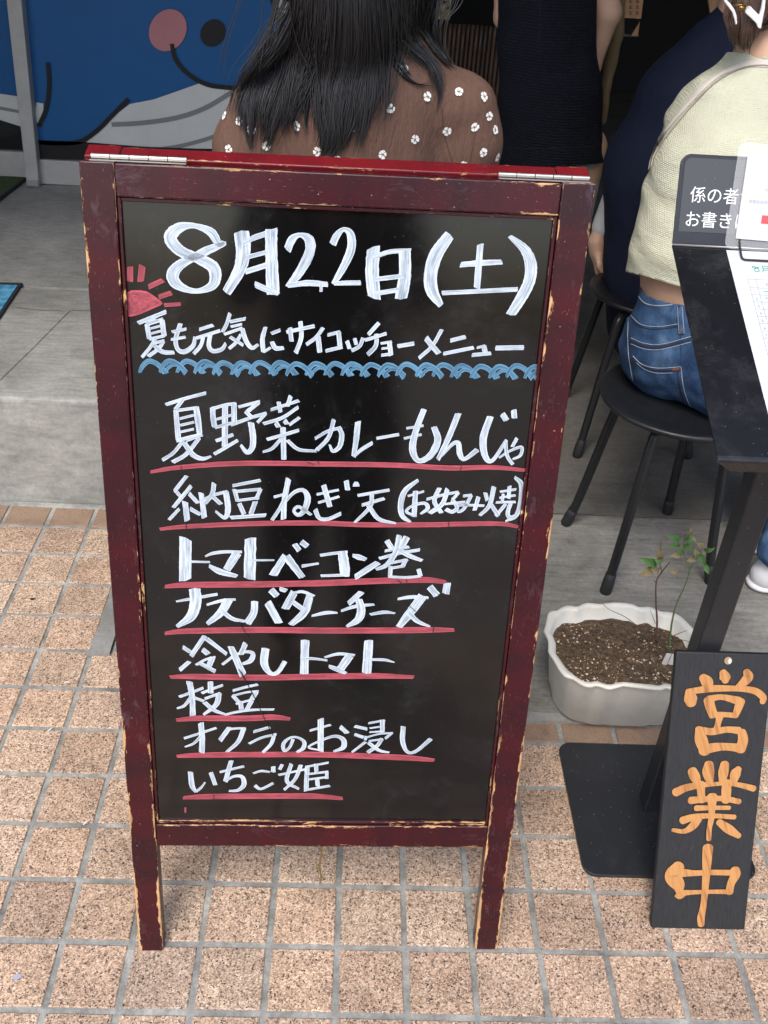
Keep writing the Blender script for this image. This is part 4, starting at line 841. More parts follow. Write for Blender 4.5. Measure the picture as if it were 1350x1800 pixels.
po = mb.build('perlite', M_PERL, pt); po['kind'] = 'stuff'
M_FIBRE = mat('dry_root', (.11, .075, .048), .9); mb = MB()
for k in range(130):
    a, b = outline(int(rg.integers(120)), .8, -.01); q = math.sqrt(rg.random()); x, y = PX+a*q, PY+b*q
    if x < PX-.06 and rg.random() < .5: continue
    an = rg.uniform(0, 6.28); L = rg.uniform(.01, .035); P = [(x+L*(t-.5)*math.cos(an)+rg.normal()*.002, y+L*(t-.5)*math.sin(an)+rg.normal()*.002, soil_h(x, y)+.001+.004*rg.random()) for t in (0, .33, .66, 1)]
    mb.tube(spline(P, 3), .0007, 5)
ro = mb.build('roots', M_FIBRE, pt); ro['kind'] = 'stuff'
# the two saplings and a dead twig standing in it
M_TWIG = mat('brown_twig', (.12, .065, .045), .8); M_STEM = mat('green_stem', (.10, .16, .055), .6)
M_LEAF = mat('leaf', rough=.5); g = G(M_LEAF); g.base(g.ramp(g.math('ADD', g.math('MULTIPLY', g.attr('fa'), .7), g.math('MULTIPLY', g.noise(g.coord(), 70, 3), .4)), [(.3, (.07, .17, .035)), (.6, (.13, .26, .07)), (.74, (.27, .24, .10)), (.92, (.22, .13, .075))]))
M_LEAF.node_tree.nodes['Principled BSDF'].inputs['Subsurface Weight'].default_value = 0
def pp3(px, py, Y): return atY(px, py, Y)
def twig(mb, P, Y, r0, r1):
    Q = [pp3(x, y, Y+dy) for x, y, dy in P]; Q = spline(Q, 6); mb.tube(Q, list(np.linspace(r0, r1, len(Q))), 7)
def leaf(mb, px, py, dx, dy, Y, wd, fa, bend=.004):
    a, b = pp3(px, py, Y), pp3(px+dx, py+dy, Y-.012); t = b-a; L = np.linalg.norm(t); t /= L
    s_ = np.cross(t, np.array([rg.normal()*.3, -.8, .5])); s_ /= np.linalg.norm(s_); n_ = np.cross(s_, t); rows_ = []
    for q in np.linspace(0, 1, 9):
        h_ = wd*math.sin(math.pi*q**.8)**.8*.5*L+.0003; c_ = a+t*L*q-n_*bend*4*(q-.5)**2*L/.02; rows_.append([mb.vert(c_-s_*h_+n_*h_*.35), mb.vert(c_), mb.vert(c_+s_*h_+n_*h_*.35)])
    for i in range(8):
        for k in (0, 1): mb.face((rows_[i][k], rows_[i][k+1], rows_[i+1][k+1], rows_[i+1][k]), None, 0, fa)
YP = .70
t1 = thing('sapling', 'brown bare twig sapling with three leaves, left in the planter', 'plant', pp3(1155, 1125, YP), 'saplings in the planter')
mb = MB(); twig(mb, [(1154, 1128, 0), (1155, 1090, .002), (1153, 1058, 0), (1154, 1022, -.004), (1164, 1005, -.006), (1177, 988, -.01)], YP, .0022, .0010); twig(mb, [(1154, 1024, -.003), (1149, 1020, 0)], YP, .0012, .0006); twig(mb, [(1163, 1006, -.006), (1160, 985, -.006), (1162, 950, -.004)], YP, .0011, .0005); twig(mb, [(1152, 1096, 0), (1143, 1072, -.01)], YP, .0007, .0004)
mb.build('stem', M_TWIG, t1, True); mb = MB()
for a in ((1160, 992, -32, -8, .36, .25), (1158, 990, -20, 2, .5, .1), (1150, 998, -24, 14, .5, .85), (1162, 1004, -16, -2, .4, .8), (1161, 990, -2, -22, .3, .9), (1166, 993, -12, -8, .4, .5)): leaf(mb, *a[:4], YP-.006, a[4], a[5])
mb.build('leaves', M_LEAF, t1)
t2 = thing('sapling', 'taller green sapling with small green and browning leaves in the planter', 'plant', pp3(1176, 1145, YP-.03), 'saplings in the planter')
mb = MB(); twig(mb, [(1175, 1150, 0), (1181, 1095, 0), (1190, 1060, -.002), (1206, 1025, -.004), (1213, 1000, -.006), (1222, 985, -.008), (1234, 970, -.01)], YP-.03, .0020, .0008); twig(mb, [(1213, 1001, -.006), (1205, 985, 0), (1201, 960, .004), (1204, 942, .006), (1212, 937, .006)], YP-.03, .0010, .0006); twig(mb, [(1212, 1008, -.006), (1196, 1004, -.01)], YP-.03, .0008, .0004)
mb.build('stem', M_STEM, t2, True); mb = MB()
for a in ((1199, 950, -22, -6, .36, .2), (1200, 957, -24, 4, .26, .1), (1203, 946, 14, 8, .6, .15), (1202, 957, 14, 10, .7, .12), (1201, 972, -20, 6, .45, .75), (1205, 970, -14, -2, .4, .15), (1208, 940, 8, -8, .6, .85), (1212, 940, 12, 12, .4, .7), (1196, 1004, -16, 2, .45, .85), (1226, 980, -16, 6, .5, .8), (1232, 974, 6, 22, .5, .15), (1236, 968, 16, -2, .45, .3), (1234, 968, -4, -12, .5, .85), (1236, 970, 20, -4, .35, .6), (1238, 990, 8, 20, .4, .35), (1224, 982, 0, -14, .4, .7)): leaf(mb, *a[:4], YP-.036, a[4], a[5])
mb.build('leaves', M_LEAF, t2)
t3 = thing('twig', 'thin dry twig leaning left out of the planter soil', 'twig', pp3(1145, 1123, YP))
mb = MB(); twig(mb, [(1146, 1124, 0), (1122, 1102, -.01), (1098, 1084, -.02), (1072, 1072, -.03), (1058, 1060, -.035)], YP, .0010, .0004); mb.build('stem', M_TWIG, t3, True)
for P in ([(1155, 1113, 0), (1180, 1120, -.03), (1212, 1128, -.04)], [(1166, 1125, -.02), (1190, 1115, -.03), (1208, 1108, -.03)], [(1192, 1128, -.05), (1180, 1152, -.06), (1172, 1170, -.065)], [(1140, 1146, -.05), (1134, 1165, -.06), (1135, 1190, -.07)]): mb = MB(); twig(mb, P, YP, .0009, .0005); mb.build('dead_stem', M_TWIG, pt, True)
mb = MB(); mb.slab([pp3(x, y, YP-.06) for x, y in ((1163, 1168), (1172, 1150), (1184, 1151), (1183, 1169))], (0, .003, 0)); tag(mb.build('plant_tag', mat('white_tag', (.66, .66, .62), .6)), 'small white plant tag stuck in the soil by the green sapling', 'tag')

# ------------------------------------------------------------------ people
def skin_mat(name, col):
    m = mat(name, col, .5, spec=.4); g = G(m); g.base(g.mix(.4, col, g.ramp(g.noise(g.coord(), 30, 4, .6), [(.3, (col[0]*.85, col[1]*.75, col[2]*.72)), (.7, col)]))); m.node_tree.nodes['Principled BSDF'].inputs['Subsurface Weight'].default_value = .08
    m.node_tree.nodes['Principled BSDF'].inputs['Subsurface Radius'].default_value = (.02, .008, .004); return m
M_SKIN = skin_mat('skin', (.56, .36, .25))
def cloth(name, col, bumps=(), rough=.85, dark=.6):
    m = mat(name, col, rough, spec=.2); g = G(m); o = g.coord()
    g.base(g.mix(.5, col, g.ramp(g.noise(o, 11, 5, .65), [(.3, dark), (.65, 1.08)]), 'MULTIPLY'))
    h = None
    for v in bumps:
        if v[0] == 'waffle':
            a = g.n('TexWave', wave_type='BANDS', bands_direction='Z', i_Vector=o, i_Scale=v[1], i_Distortion=1.2, i_Detail=1.).outputs[1]; b = g.n('TexWave', wave_type='BANDS', bands_direction='X', i_Vector=o, i_Scale=v[1]*1.3, i_Distortion=1.2, i_Detail=1.).outputs[1]
            x = g.math('MULTIPLY', g.math('ADD', a, b), v[2])
        else:
            mp = g.n('Mapping', i_0=o); mp.inputs['Scale'].default_value = v[3]; x = g.math('MULTIPLY', g.noise(mp.outputs[0], v[1], 5, .6, 1.), v[2])
        h = x if h is None else g.math('ADD', h, x)
    if h is not None: g.bump(h, .9, .009)
    return m
def hand(prims, wrist, d, s, n, r=.0085, curl=.5):
    """palm, four fingers of different length bent over towards n, and a thumb from the side of the palm"""
    wrist, d, s, n = (np.array(v, float) for v in (wrist, d, s, n)); pc = wrist+d*.085
    prims.append((wrist, wrist+d*.03, .024, .026, (1, 1, 1), .012))
    for k, o_ in enumerate((-.027, -.009, .009, .026)):
        kn = pc+s*o_; prims.append((wrist+d*.02+s*o_*.5, kn, .016, .0125, (1, 1, 1), .012))
        L = (.040, .046, .043, .034)[k]; m1 = kn+(d*math.cos(curl)+n*math.sin(curl))*L; m2 = m1+(d*math.cos(curl*2)+n*math.sin(curl*2))*L*.75
        prims.append((kn, m1, r*1.08, r*.98, (1, 1, 1), .004)); prims.append((m1, m2, r*.98, r*.82, (1, 1, 1), .004))
    a = wrist+d*.025-s*.022; b = a+(d*.6-s*.75)*.038; prims.append((a, b, .0125, .0105, (1, 1, 1), .006)); prims.append((b, b+(d*.85-s*.2+n*.3)*.030, .0105, .0085, (1, 1, 1), .004))
def head(prims, c, f, r=.095):
    """skull, jaw, nose, ears: f is the direction the face looks"""
    c, f = np.array(c, float), np.array(f, float); f = f/np.linalg.norm(f); s = np.cross(f, [0, 0, 1.]); u = np.array([0, 0, 1.])
    prims.append((c+u*.025-f*.015, c+u*.02+f*.012, r*.82, r*.80)); prims.append((c+f*.03-u*.03, c+f*.045-u*.085, r*.62, r*.36)); prims.append((c+f*.078+u*.012, c+f*.096-u*.022, .008, .012, (1, 1, 1), .01)); prims.append((c+f*.070-u*.045-s*.014, c+f*.070-u*.045+s*.014, .009, .009, (1, 1, 1), .006))
    for k in (-1, 1):
        prims.append((c+s*k*.078+u*.015, c+s*k*.080-u*.02, .012, .009, (1, 1, 1), .006)); prims.append((c+f*.068+s*k*.030+u*.018, c+f*.068+s*k*.036+u*.018, .011, .010, (1, 1, 1), .006))
def face_parts(par, c, f):
    c, f = np.array(c, float), np.array(f, float)/np.linalg.norm(f); s = np.cross(f, [0, 0, 1.]); u = np.array([0, 0, 1.])
    for k in (-1, 1):
        mb = MB(); mb.tube([c+f*.078+s*k*.024+u*.018, c+f*.079+s*k*.033+u*.020, c+f*.075+s*k*.042+u*.018], [.002, .005, .002], 8); mb.build('eye', M_DARK, par, True)
    mb = MB(); mb.tube([c+f*.078-s*.022-u*.045, c+f*.084-u*.046, c+f*.078+s*.022-u*.045], [.002, .005, .002], 8); mb.build('mouth', M_LIP, par, True)
M_LIP = mat('lip', (.42, .14, .12), .5)
PX3 = lambda px, py, Y: np.array(atY(px, py, Y))
def strands(mb, bvh, path, n, spread, lift, conv, wd=.0011, droop=0., fallback=1.0, seed=0, wob=4.5):
    """locks of hair that run over the modelled back: every strand its own thin three-sided tube"""
    rg = np.random.default_rng(seed); P = np.array(pts(path)); base = np.array(spline([(*p, 0) for p in P], 6))[:, :2]; m = len(base)
    nc = max(3, n//15); cl = [(rg.normal()*.55, rg.uniform(0, 6.28), rg.uniform(.4, 1.4), rg.uniform(.62, 1.0), rg.uniform(-.35, .35)) for _ in range(nc)]
    for k in range(n):
        c_ = cl[int(rg.integers(nc))]; off = rg.normal()*.17; loose = rg.random() < .16; ph = (c_[1], 0); fr_ = c_[2]*.6; ww = wob
        endk = max(6, int(m*min(1, c_[3]*rg.uniform(.88, 1.06))))
        if loose: off *= 3.; ww = wob*2.2; fr_ *= 1.5
        sp = np.interp(np.linspace(0, 1, m), np.linspace(0, 1, len(spread)), spread); lf = rg.uniform(*lift); Q = []; last = None
        for i in range(0, endk, 1):
            t = base[min(i+1, m-1)]-base[max(i-1, 0)]; t = t/(np.hypot(*t)+1e-9); nv = np.array([-t[1], t[0]])
            fq = i/max(1, endk-1); q = base[i]+nv*((c_[0]+off*(1-.75*fq*(not loose))+c_[4]*fq*fq)*sp[i]+ww*math.sin(ph[0]+fr_*i*.45)); px, py = conv(q)
            h = hit(bvh, px, py, lf*(1-.55*i/m)+.0015)
            p = h[0] if h else atY(px, py, (last[1] if last is not None else fallback)); last = p; Q.append(p)
        if len(Q) < 5: continue
        Q = np.array(Q)
        for _ in range(9): Q[1:-1] = .25*Q[:-2]+.5*Q[1:-1]+.25*Q[2:]
        w0 = wd*rg.uniform(.6, 1.4); r_ = [w0*min(1, (1-i/len(Q))*3.5+.12) for i in range(len(Q))]; mb.tube(list(Q), r_, 3, cap=False)
def hair_mat(name, col, rough=.34):
    m = mat(name, col, rough, spec=.6); g = G(m); g.base(g.mix(g.noise(g.coord(), 140, 2), tuple(c*.6 for c in col), tuple(c*1.5 for c in col))); return m
def ribbon_on(mb, bvh, path, wd, conv, lift=.0012, per=8, mi=0):
    """a strip of cloth or a seam laid on a modelled surface along a photo path"""
    P = np.array(spline([(*p, 0) for p in pts(path)], per))[:, :2]; Q = []
    for p in P:
        h = hit(bvh, *conv(p), lift)
        if h: Q.append(h)
    prev = None; wd = np.interp(np.linspace(0, 1, max(len(Q), 2)), [0, 1], wd if hasattr(wd, '__len__') else (wd, wd))
    for i in range(len(Q)):
        t = Q[min(i+1, len(Q)-1)][0]-Q[max(i-1, 0)][0]; s = np.cross(t, Q[i][1]); s /= np.linalg.norm(s)+1e-9; row = []
        for k in (-.5, -.25, 0, .25, .5):
            p = Q[i][0]+s*wd[i]*k; nr = bvh.find_nearest(Vector(p)); n_ = np.array(nr[1]); n_ = n_ if n_@Q[i][1] > 0 else -n_; row.append(mb.vert(np.array(nr[0])+n_*lift*(1 if abs(k) < .4 else .5)))
        if prev:
            for c in range(4): mb.face((prev[c], row[c], row[c+1], prev[c+1]), None, mi)
        prev = row

# --- the woman in the brown blouse, seated with her back to the street
p1 = thing('person', 'person with long black hair in brown blouse with white flowers, seated behind the menu board', 'person', (.42, 1.15, .012))
V = lambda *a: np.array(a, float)
N1 = PX3(655, 40, 1.10); H1 = PX3(650, -120, 1.10); FY = V(0, 1, 0)
sk = []; head(sk, H1, FY); sk += [(PX3(648, 130, 1.13), N1, .060, .053), (N1, H1-V(0, 0, .03), .052, .055), (PX3(620, 330, 1.15), PX3(640, 190, 1.13), .12, .13, (1, 1.3, 1))]
LS, RS = PX3(458, 195, 1.11), PX3(812, 200, 1.12); LE, RE = V(.20, 1.19, .79), V(.645, 1.20, .80); LW, RW = V(.33, 1.40, .70), V(.51, 1.41, .70)
sk += [(LS, LE, .046, .040), (LE, LW, .038, .026), (RS, RE, .046, .040), (RE, RW, .038, .026)]
hand(sk, LW, V(.8, .6, -.1), V(.6, -.8, 0), V(0, 0, -1)); hand(sk, RW, V(-.8, .6, -.1), V(.6, .8, 0), V(0, 0, -1))
for k, hx in ((-1, .34), (1, .50)):
    sk += [(V(hx, 1.20, .54), V(hx+k*.03, 1.58, .53), .075, .052), (V(hx+k*.03, 1.58, .53), V(hx+k*.02, 1.52, .09), .050, .034), (V(hx+k*.02, 1.49, .045), V(hx+k*.03, 1.66, .035), .030, .024)]
put('body', sdf_mesh('body', sk, .0065, .016), M_SKIN, p1); face_parts(p1, H1, FY)
M_BROWN = cloth('brown_cotton', (.135, .078, .058), (('n', 14, 1.1, (1, 1, .3)), ('n', 60, .5, (1.6, 1.6, .3)), ('n', 150, .25, (1.6, 1.6, .35))), .8, .72)
M_PETAL = mat('white_petal', (.78, .78, .74), .8); M_PDARK = mat('flower_centre', (.10, .09, .09), .8)  # second colour: dark centre of each printed flower
bl = [(PX3(618, 430, 1.16), PX3(630, 250, 1.135), .145, .160, (1, 1.28, 1)), (PX3(630, 250, 1.135), PX3(640, 185, 1.12), .160, .150, (1, 1.3, 1)), (PX3(500, 178, 1.12), PX3(640, 128, 1.12), .062, .070), (PX3(775, 178, 1.125), PX3(650, 128, 1.12), .062, .070),
      (LS, PX3(448, 260, 1.12), .060, .068), (PX3(448, 260, 1.12), LE, .068, .058), (LE, V(.30, 1.35, .72), .056, .040), (RS, PX3(818, 262, 1.13), .058, .061), (PX3(818, 262, 1.13), RE, .061, .056), (RE, V(.545, 1.36, .72), .056, .040), (V(.42, 1.18, .62), V(.42, 1.16, .56), .165, .175, (1, 1.2, 1))]
me1 = sdf_mesh('blouse', bl, .007, .035, noise=lambda V_: smooth_noise(.0045, 34, 5, (1, 1, .3))(smooth_noise(.006, 16, 4, (1, 1, .5))(V_))); bv1 = bvh_of(me1)
ob1 = put('blouse', me1, M_BROWN, p1)
cv2 = lambda q: (350+q[0]/2.4545, q[1]/2.4545)
mb = MB(); rgf = np.random.default_rng(5)
for fx, fy in ((230, 350), (112, 500), (175, 522), (228, 557), (290, 628), (422, 543), (512, 655), (790, 665), (930, 600), (1070, 565), (825, 468), (983, 415), (883, 300), (1120, 397), (1226, 418), (1250, 502), (1188, 548), (1225, 657), (1284, 678), (130, 645), (1143, 712), (1010, 275), (560, 465), (482, 355), (735, 365), (665, 548), (1275, 560), (600, 690)):
    h = hit(bv1, *cv2((fx, fy)), .0012)
    if not h: continue
    p, n = h; a = np.cross(n, [0, 0, 1.]); a /= np.linalg.norm(a); b = np.cross(n, a); rot = rgf.uniform(0, 6.28); npet = 5
    for k in range(npet):
        t = rot+2*math.pi*k/npet+rgf.normal()*.08; d = a*math.cos(t)+b*math.sin(t); s = -a*math.sin(t)+b*math.cos(t); L = rgf.uniform(.0074, .0088); z = n*(.0003*k)
        mb.poly([p+z+d*.0012+s*.0004, p+z+d*L*.45+s*.0024, p+z+d*L*.78+s*.0036+n*.0002, p+z+d*L+s*.0018+n*.0003, p+z+d*L*.92+n*.0002, p+z+d*L+n*.0003-s*.0018, p+z+d*L*.78-s*.0036+n*.0002, p+z+d*L*.45-s*.0024, p+z+d*.0012-s*.0004], 0)
    for k in range(4):
        t = rgf.uniform(0, 6.28); d = a*math.cos(t)+b*math.sin(t); s = np.cross(n, d); mb.poly([p+n*.0021+d*.0002+s*.0006, p+n*.0021+d*.0042+s*.0003, p+n*.0021+d*.0042-s*.0003, p+n*.0021+d*.0002-s*.0006], 1)
fl = mb.build('flower_print', [M_PETAL, M_PDARK], ob1)
# seams of the sleeve and yoke
mb = MB(); ribbon_on(mb, bv1, '1050,470 1055,560 1075,640 1100,720', .0016, cv2, .0006); ribbon_on(mb, bv1, '1195,560 1180,640 1165,720', .0014, cv2, .0006); mb.build('seam', mat('brown_thread', (.060, .033, .024), .9), ob1)
tr = [(V(.34, 1.20, .54), V(.31, 1.58, .53), .10, .068), (V(.50, 1.20, .54), V(.53, 1.58, .53), .10, .068), (V(.36, 1.18, .54), V(.48, 1.18, .54), .125, .125), (V(.31, 1.58, .53), V(.32, 1.53, .12), .066, .060), (V(.53, 1.58, .53), V(.52, 1.53, .12), .066, .060)]
put('trousers', sdf_mesh('trousers', tr, .012, .02), mat('black_cotton', (.02, .02, .022), .9), p1)
M_HAIR = hair_mat('black_hair', (.0165, .017, .0195), .48)
hb = [(H1+V(0, -.02, .035), H1+V(0, -.012, .02), .098, .096), (H1+V(0, -.05, 0), PX3(620, -20, 1.045), .085, .095, (1, 1.15, 1)), (PX3(625, -20, 1.06), PX3(615, 70, 1.065), .098, .080, (1, 1.7, 1)), (PX3(615, 70, 1.065), PX3(590, 190, 1.085), .080, .045, (1, 1.7, 1)), (PX3(690, -20, 1.07), PX3(690, 90, 1.09), .045, .030, (1, 1.4, 1)), (PX3(725, -60, 1.12), PX3(718, 60, 1.15), .045, .034)]
meh = sdf_mesh('hair', hb, .007, .02, noise=smooth_noise(.002, 60, 2)); bvh1 = BVHTree.FromPolygons([v.co[:] for v in me1.vertices]+[v.co[:] for v in meh.vertices], [p.vertices[:] for p in me1.polygons]+[[i+len(me1.vertices) for i in p.vertices] for p in meh.polygons])
mb = MB(); mb.v = [tuple(v.co) for v in meh.vertices]; mb.f = [tuple(p.vertices) for p in meh.polygons]; mb.uv = [None]*len(mb.f); mb.mi = [0]*len(mb.f); mb.fa = [0.]*len(mb.f)
for i, (path, n, sp, lf) in enumerate((('460,-90 448,20 415,130 345,240 275,340 225,440 215,540 240,640', 230, (60, 60, 90, 90, 80, 70, 50), (.001, .010)), ('490,-90 475,60 440,180 380,290 320,400 285,500 272,590 262,650', 230, (60, 80, 100, 90, 60, 40), (.001, .014)),
        ('530,-90 515,90 485,215 438,330 402,430 380,510 362,568', 170, (70, 80, 80, 70, 50, 18), (.002, .018)), ('565,-90 562,110 542,250 505,350 475,430 472,510 480,585', 130, (70, 70, 70, 70, 60, 40), (.001, .012)),
        ('610,-90 612,110 602,260 582,380 572,480 578,570 565,640 530,690', 210, (70, 70, 65, 60, 50, 45, 30), (.002, .018)), ('655,-90 660,110 654,260 640,400 626,500 606,600 556,692', 220, (70, 70, 75, 75, 75, 70, 50), (.002, .018)),
        ('705,-90 712,100 712,250 696,380 672,480 640,580 600,668', 200, (70, 66, 64, 66, 64, 56, 34), (.002, .016)), ('755,-90 768,90 764,230 752,340 738,430 716,510 690,570', 130, (60, 50, 40, 36, 32, 26, 12), (.002, .014)),
        ('790,-90 800,60 803,150 792,250 786,340 790,420', 80, (30, 25, 20, 20, 16), (.001, .008)), ('850,-90 862,50 885,150 935,215 988,262 1026,332 1038,402 1018,488', 90, (50, 45, 40, 35, 30, 26, 20, 6), (.003, .012)),
        ('850,-90 815,120 828,240 875,330 945,368 1012,366', 22, (20, 30, 26, 20, 16), (.002, .010)), ('905,-90 925,60 952,150 1005,232 1062,290 1105,312', 70, (110, 100, 80, 50, 26, 10), (.002, .012)), ('930,-90 945,40 965,120 1000,190', 160, (140, 130, 80, 40), (.002, .014)),
        ('500,-90 490,60 460,200 420,330 380,440 330,560', 30, (100, 120, 160, 120), (.010, .022)), ('640,-90 640,120 630,300 610,460 590,600', 50, (230, 260, 240, 200), (.010, .024)), ('450,-60 425,90 370,200 310,270 260,330 225,400', 14, (16, 16, 20, 20), (.004, .012)))):
    strands(mb, bvh1, path, int(n*1.6), sp, lf, cv2, .0008, seed=40+i, fallback=1.02)
mb.build('hair', M_HAIR, p1, True)

# --- the woman in the sage shirt and jeans
p2 = thing('person', 'person in pale green shirt and blue jeans sitting on a black stool at right', 'person', (1.18, 1.2, .012))
LH, RH = V(1.128, 1.222, .545), V(1.248, 1.128, .545); LK, RK = V(1.42, 1.50, .48), V(1.62, 1.25, .50); LF, RF = V(1.475, 1.185, .10), V(1.445, 1.035, .10)
N2, H2 = PX3(1338, 105, 1.33), PX3(1392, -55, 1.36); F2 = V(.6, .75, -.25)
s2L, s2R = PX3(1224, 222, 1.37), PX3(1425, 235, 1.26)
sk = []; head(sk, H2, F2); sk += [(N2, PX3(1362, 30, 1.345), .058, .050), (PX3(1362, 30, 1.345), H2-V(.01, .01, .03), .050, .055), (V(1.172, 1.225, .60), PX3(1236, 470, 1.235), .122, .130, (1, 1.05, 1)), (PX3(1236, 470, 1.235), PX3(1285, 260, 1.33), .120, .095)]
eL, eR = V(1.17, 1.66, .80), V(1.50, 1.34, .78); wL, wR = V(1.36, 1.80, .80), V(1.50, 1.60, .80)
sk += [(s2L, eL, .046, .036), (eL, wL, .034, .025), (s2R, eR, .046, .036), (eR, wR, .034, .025)]; hand(sk, wL, V(.7, .7, 0), V(.7, -.7, 0), V(0, 0, -1)); hand(sk, wR, V(.2, .98, 0), V(.98, -.2, 0), V(0, 0, -1))
for a, b, c in ((LH, LK, LF), (RH, RK, RF)): sk += [(a, b, .075, .05), (b, c, .048, .032)]
put('body', sdf_mesh('body', sk, .0065, .016), M_SKIN, p2); face_parts(p2, H2, F2)
def cutaway(me, p, n):
    bm = bmesh.new(); bm.from_mesh(me); bmesh.ops.bisect_plane(bm, geom=bm.verts[:]+bm.edges[:]+bm.faces[:], plane_co=p, plane_no=n, clear_outer=True); bm.to_mesh(me); bm.free(); me.update()
def plane3(a, b, c, up):
    n = np.cross(b-a, c-a); n /= np.linalg.norm(n); return a, (n if n[2]*up > 0 else -n)
M_SAGE = cloth('sage_knit', (.55, .56, .43), (('waffle', 95, .075), ('n', 6, 1.3, (.6, .6, 1.6)), ('n', 18, .5, (.7, .7, 1.5))), .9, .86)
sh = [(PX3(1225, 540, 1.225), PX3(1236, 450, 1.24), .152, .150, (1, 1.05, 1)), (PX3(1236, 450, 1.24), PX3(1268, 330, 1.28), .150, .153, (1, 1.1, 1)), (PX3(1268, 330, 1.28), PX3(1292, 240, 1.325), .152, .140, (1, 1.1, 1)), (PX3(1232, 225, 1.36), PX3(1318, 148, 1.345), .062, .066), (PX3(1400, 225, 1.27), PX3(1345, 150, 1.335), .066, .068), (PX3(1325, 128, 1.335), PX3(1337, 104, 1.335), .066, .062),
      (s2L, s2L*.45+eL*.55, .060, .058), (s2R, s2R*.40+eR*.60, .064, .066)]
me2 = sdf_mesh('shirt', sh, .007, .03, noise=lambda V_: smooth_noise(.0035, 34, 9, (.6, .6, 1.5))(smooth_noise(.0075, 14, 8, (.6, .6, 1.6))(V_)))
cutaway(me2, *plane3(PX3(1094, 476, 1.27), PX3(1150, 490, 1.12), PX3(1240, 517, 1.08), -1)); cutaway(me2, N2+(PX3(1362, 30, 1.345)-N2)*.02, (PX3(1362, 30, 1.345)-N2))
bv2 = bvh_of(me2); ob2 = put('shirt', me2, M_SAGE, p2); so_ = ob2.modifiers.new('thickness', 'SOLIDIFY'); so_.thickness = .003; so_.offset = -1
cv8 = lambda q: (1000+q[0]/3.857, q[1]/3.857); cv4 = lambda q: (950+q[0]/3.375, 400+q[1]/3.375)
mb = MB(); ribbon_on(mb, bv2, '505,265 560,290 640,318 720,345 800,372 860,392', .0022, cv4, .0007); ribbon_on(mb, bv2, '1095,350 1140,352 1200,348 1260,362 1345,395', .006, cv8, .0016); mb.build('hem', cloth('sage_rib', (.44, .47, .33)), ob2)
M_STRAP = cloth('strap_canvas', (.56, .52, .47), (('n', 90, .1, (1, 1, 1)),)); mb = MB(); ribbon_on(mb, bv2, '548,1150 570,1035 620,940 700,832 820,690 940,565 1060,485 1180,440 1280,430 1370,436', (.017, .015), cv8, .0035)
tag(mb.build('bag_strap', M_STRAP, None, True), 'pale beige bag strap across the back of the green shirt', 'strap')
mb = MB(); ribbon_on(mb, bv2, '566,1130 590,1050 640,965 720,862 840,720 962,592 1075,512 1190,462 1290,448 1370,452', .0022, cv8, .0048); mb.build('strap_piping', cloth('strap_piping', (.33, .29, .24)), bpy.data.objects['bag_strap'], True)
# jeans
M_DENIM = mat('blue_denim', rough=.85, spec=.2); g = G(M_DENIM); o = g.coord()
fade = g.noise(o, 9, 5, .65, .6); tw = g.noise(o, 380, 3, .7); c = g.ramp(fade, [(.32, (.014, .034, .082)), (.5, (.034, .076, .158)), (.66, (.085, .155, .27))])
g.base(g.mix(.7, c, g.ramp(tw, [(.3, .62), (.5, 1.), (.72, 1.45)]), 'MULTIPLY')); g.bump(g.math('ADD', g.math('MULTIPLY', tw, .2), g.noise(o, 16, 4, .6)), .5, .004)
jn = [(LH, RH, .106, .112), (LH+V(0, 0, -.008), LK, .102, .070), (RH+V(0, 0, -.008), RK, .104, .070), (V(1.165, 1.200, .60), V(1.170, 1.226, .76), .130, .138, (1, 1.05, 1)), (LK, LF+V(0, 0, .03), .066, .058), (RK, RF+V(0, 0, .03), .066, .058)]
me3 = sdf_mesh('jeans', jn, .007, .03, noise=lambda V_: smooth_noise(.0022, 40, 13, (1, 1, 2))(smooth_noise(.0035, 20, 12)(V_)))
cutaway(me3, *plane3(PX3(1098, 490, 1.30), PX3(1150, 536, 1.125), PX3(1206, 541, 1.095), 1)); bv3 = bvh_of(me3); ob3 = put('jeans', me3, M_DENIM, p2); so_ = ob3.modifiers.new('thickness', 'SOLIDIFY'); so_.thickness = .0025; so_.offset = -1
M_STI = mat('pale_stitching', (.26, .30, .36), .9); M_SEAMD = mat('dark_denim_seam', (.014, .026, .06), .9); M_BARTACK = mat('rust_bartack', (.16, .06, .035), .9)
mb = MB()
for pth, wd, mi in (('500,300 560,370 610,440 680,463 780,457 850,433', .0028, 0), ('535,520 600,575 700,588 815,572', .0016, 0), ('535,535 600,590 700,602 815,586', .0030, 1), ('538,655 620,687 720,692 895,645', .0016, 0), ('538,672 620,704 720,708 895,662', .0062, 1), ('538,690 620,720 720,722 895,678', .0016, 0),
        ('492,300 515,400 522,520 520,640 525,760 548,905', .0024, 0), ('508,300 530,400 536,520 532,640 536,760 560,905', .0030, 1), ('550,762 600,808 680,832 780,830 832,824', .0020, 0), ('552,778 600,824 680,848 780,847 832,842', .0055, 1), ('570,800 620,840 690,862 785,862', .0014, 0),
        ('834,826 846,930 868,1010 905,1080 966,1146', .0022, 0), ('812,850 828,950 850,1030 890,1090 935,1135', .0052, 1), ('552,775 556,860 575,940 610,1000', .0018, 1), ('830,640 834,720 836,800', .0016, 1)):
    ribbon_on(mb, bv3, pth, wd, cv4, .0010 if mi else .0014, mi=mi)
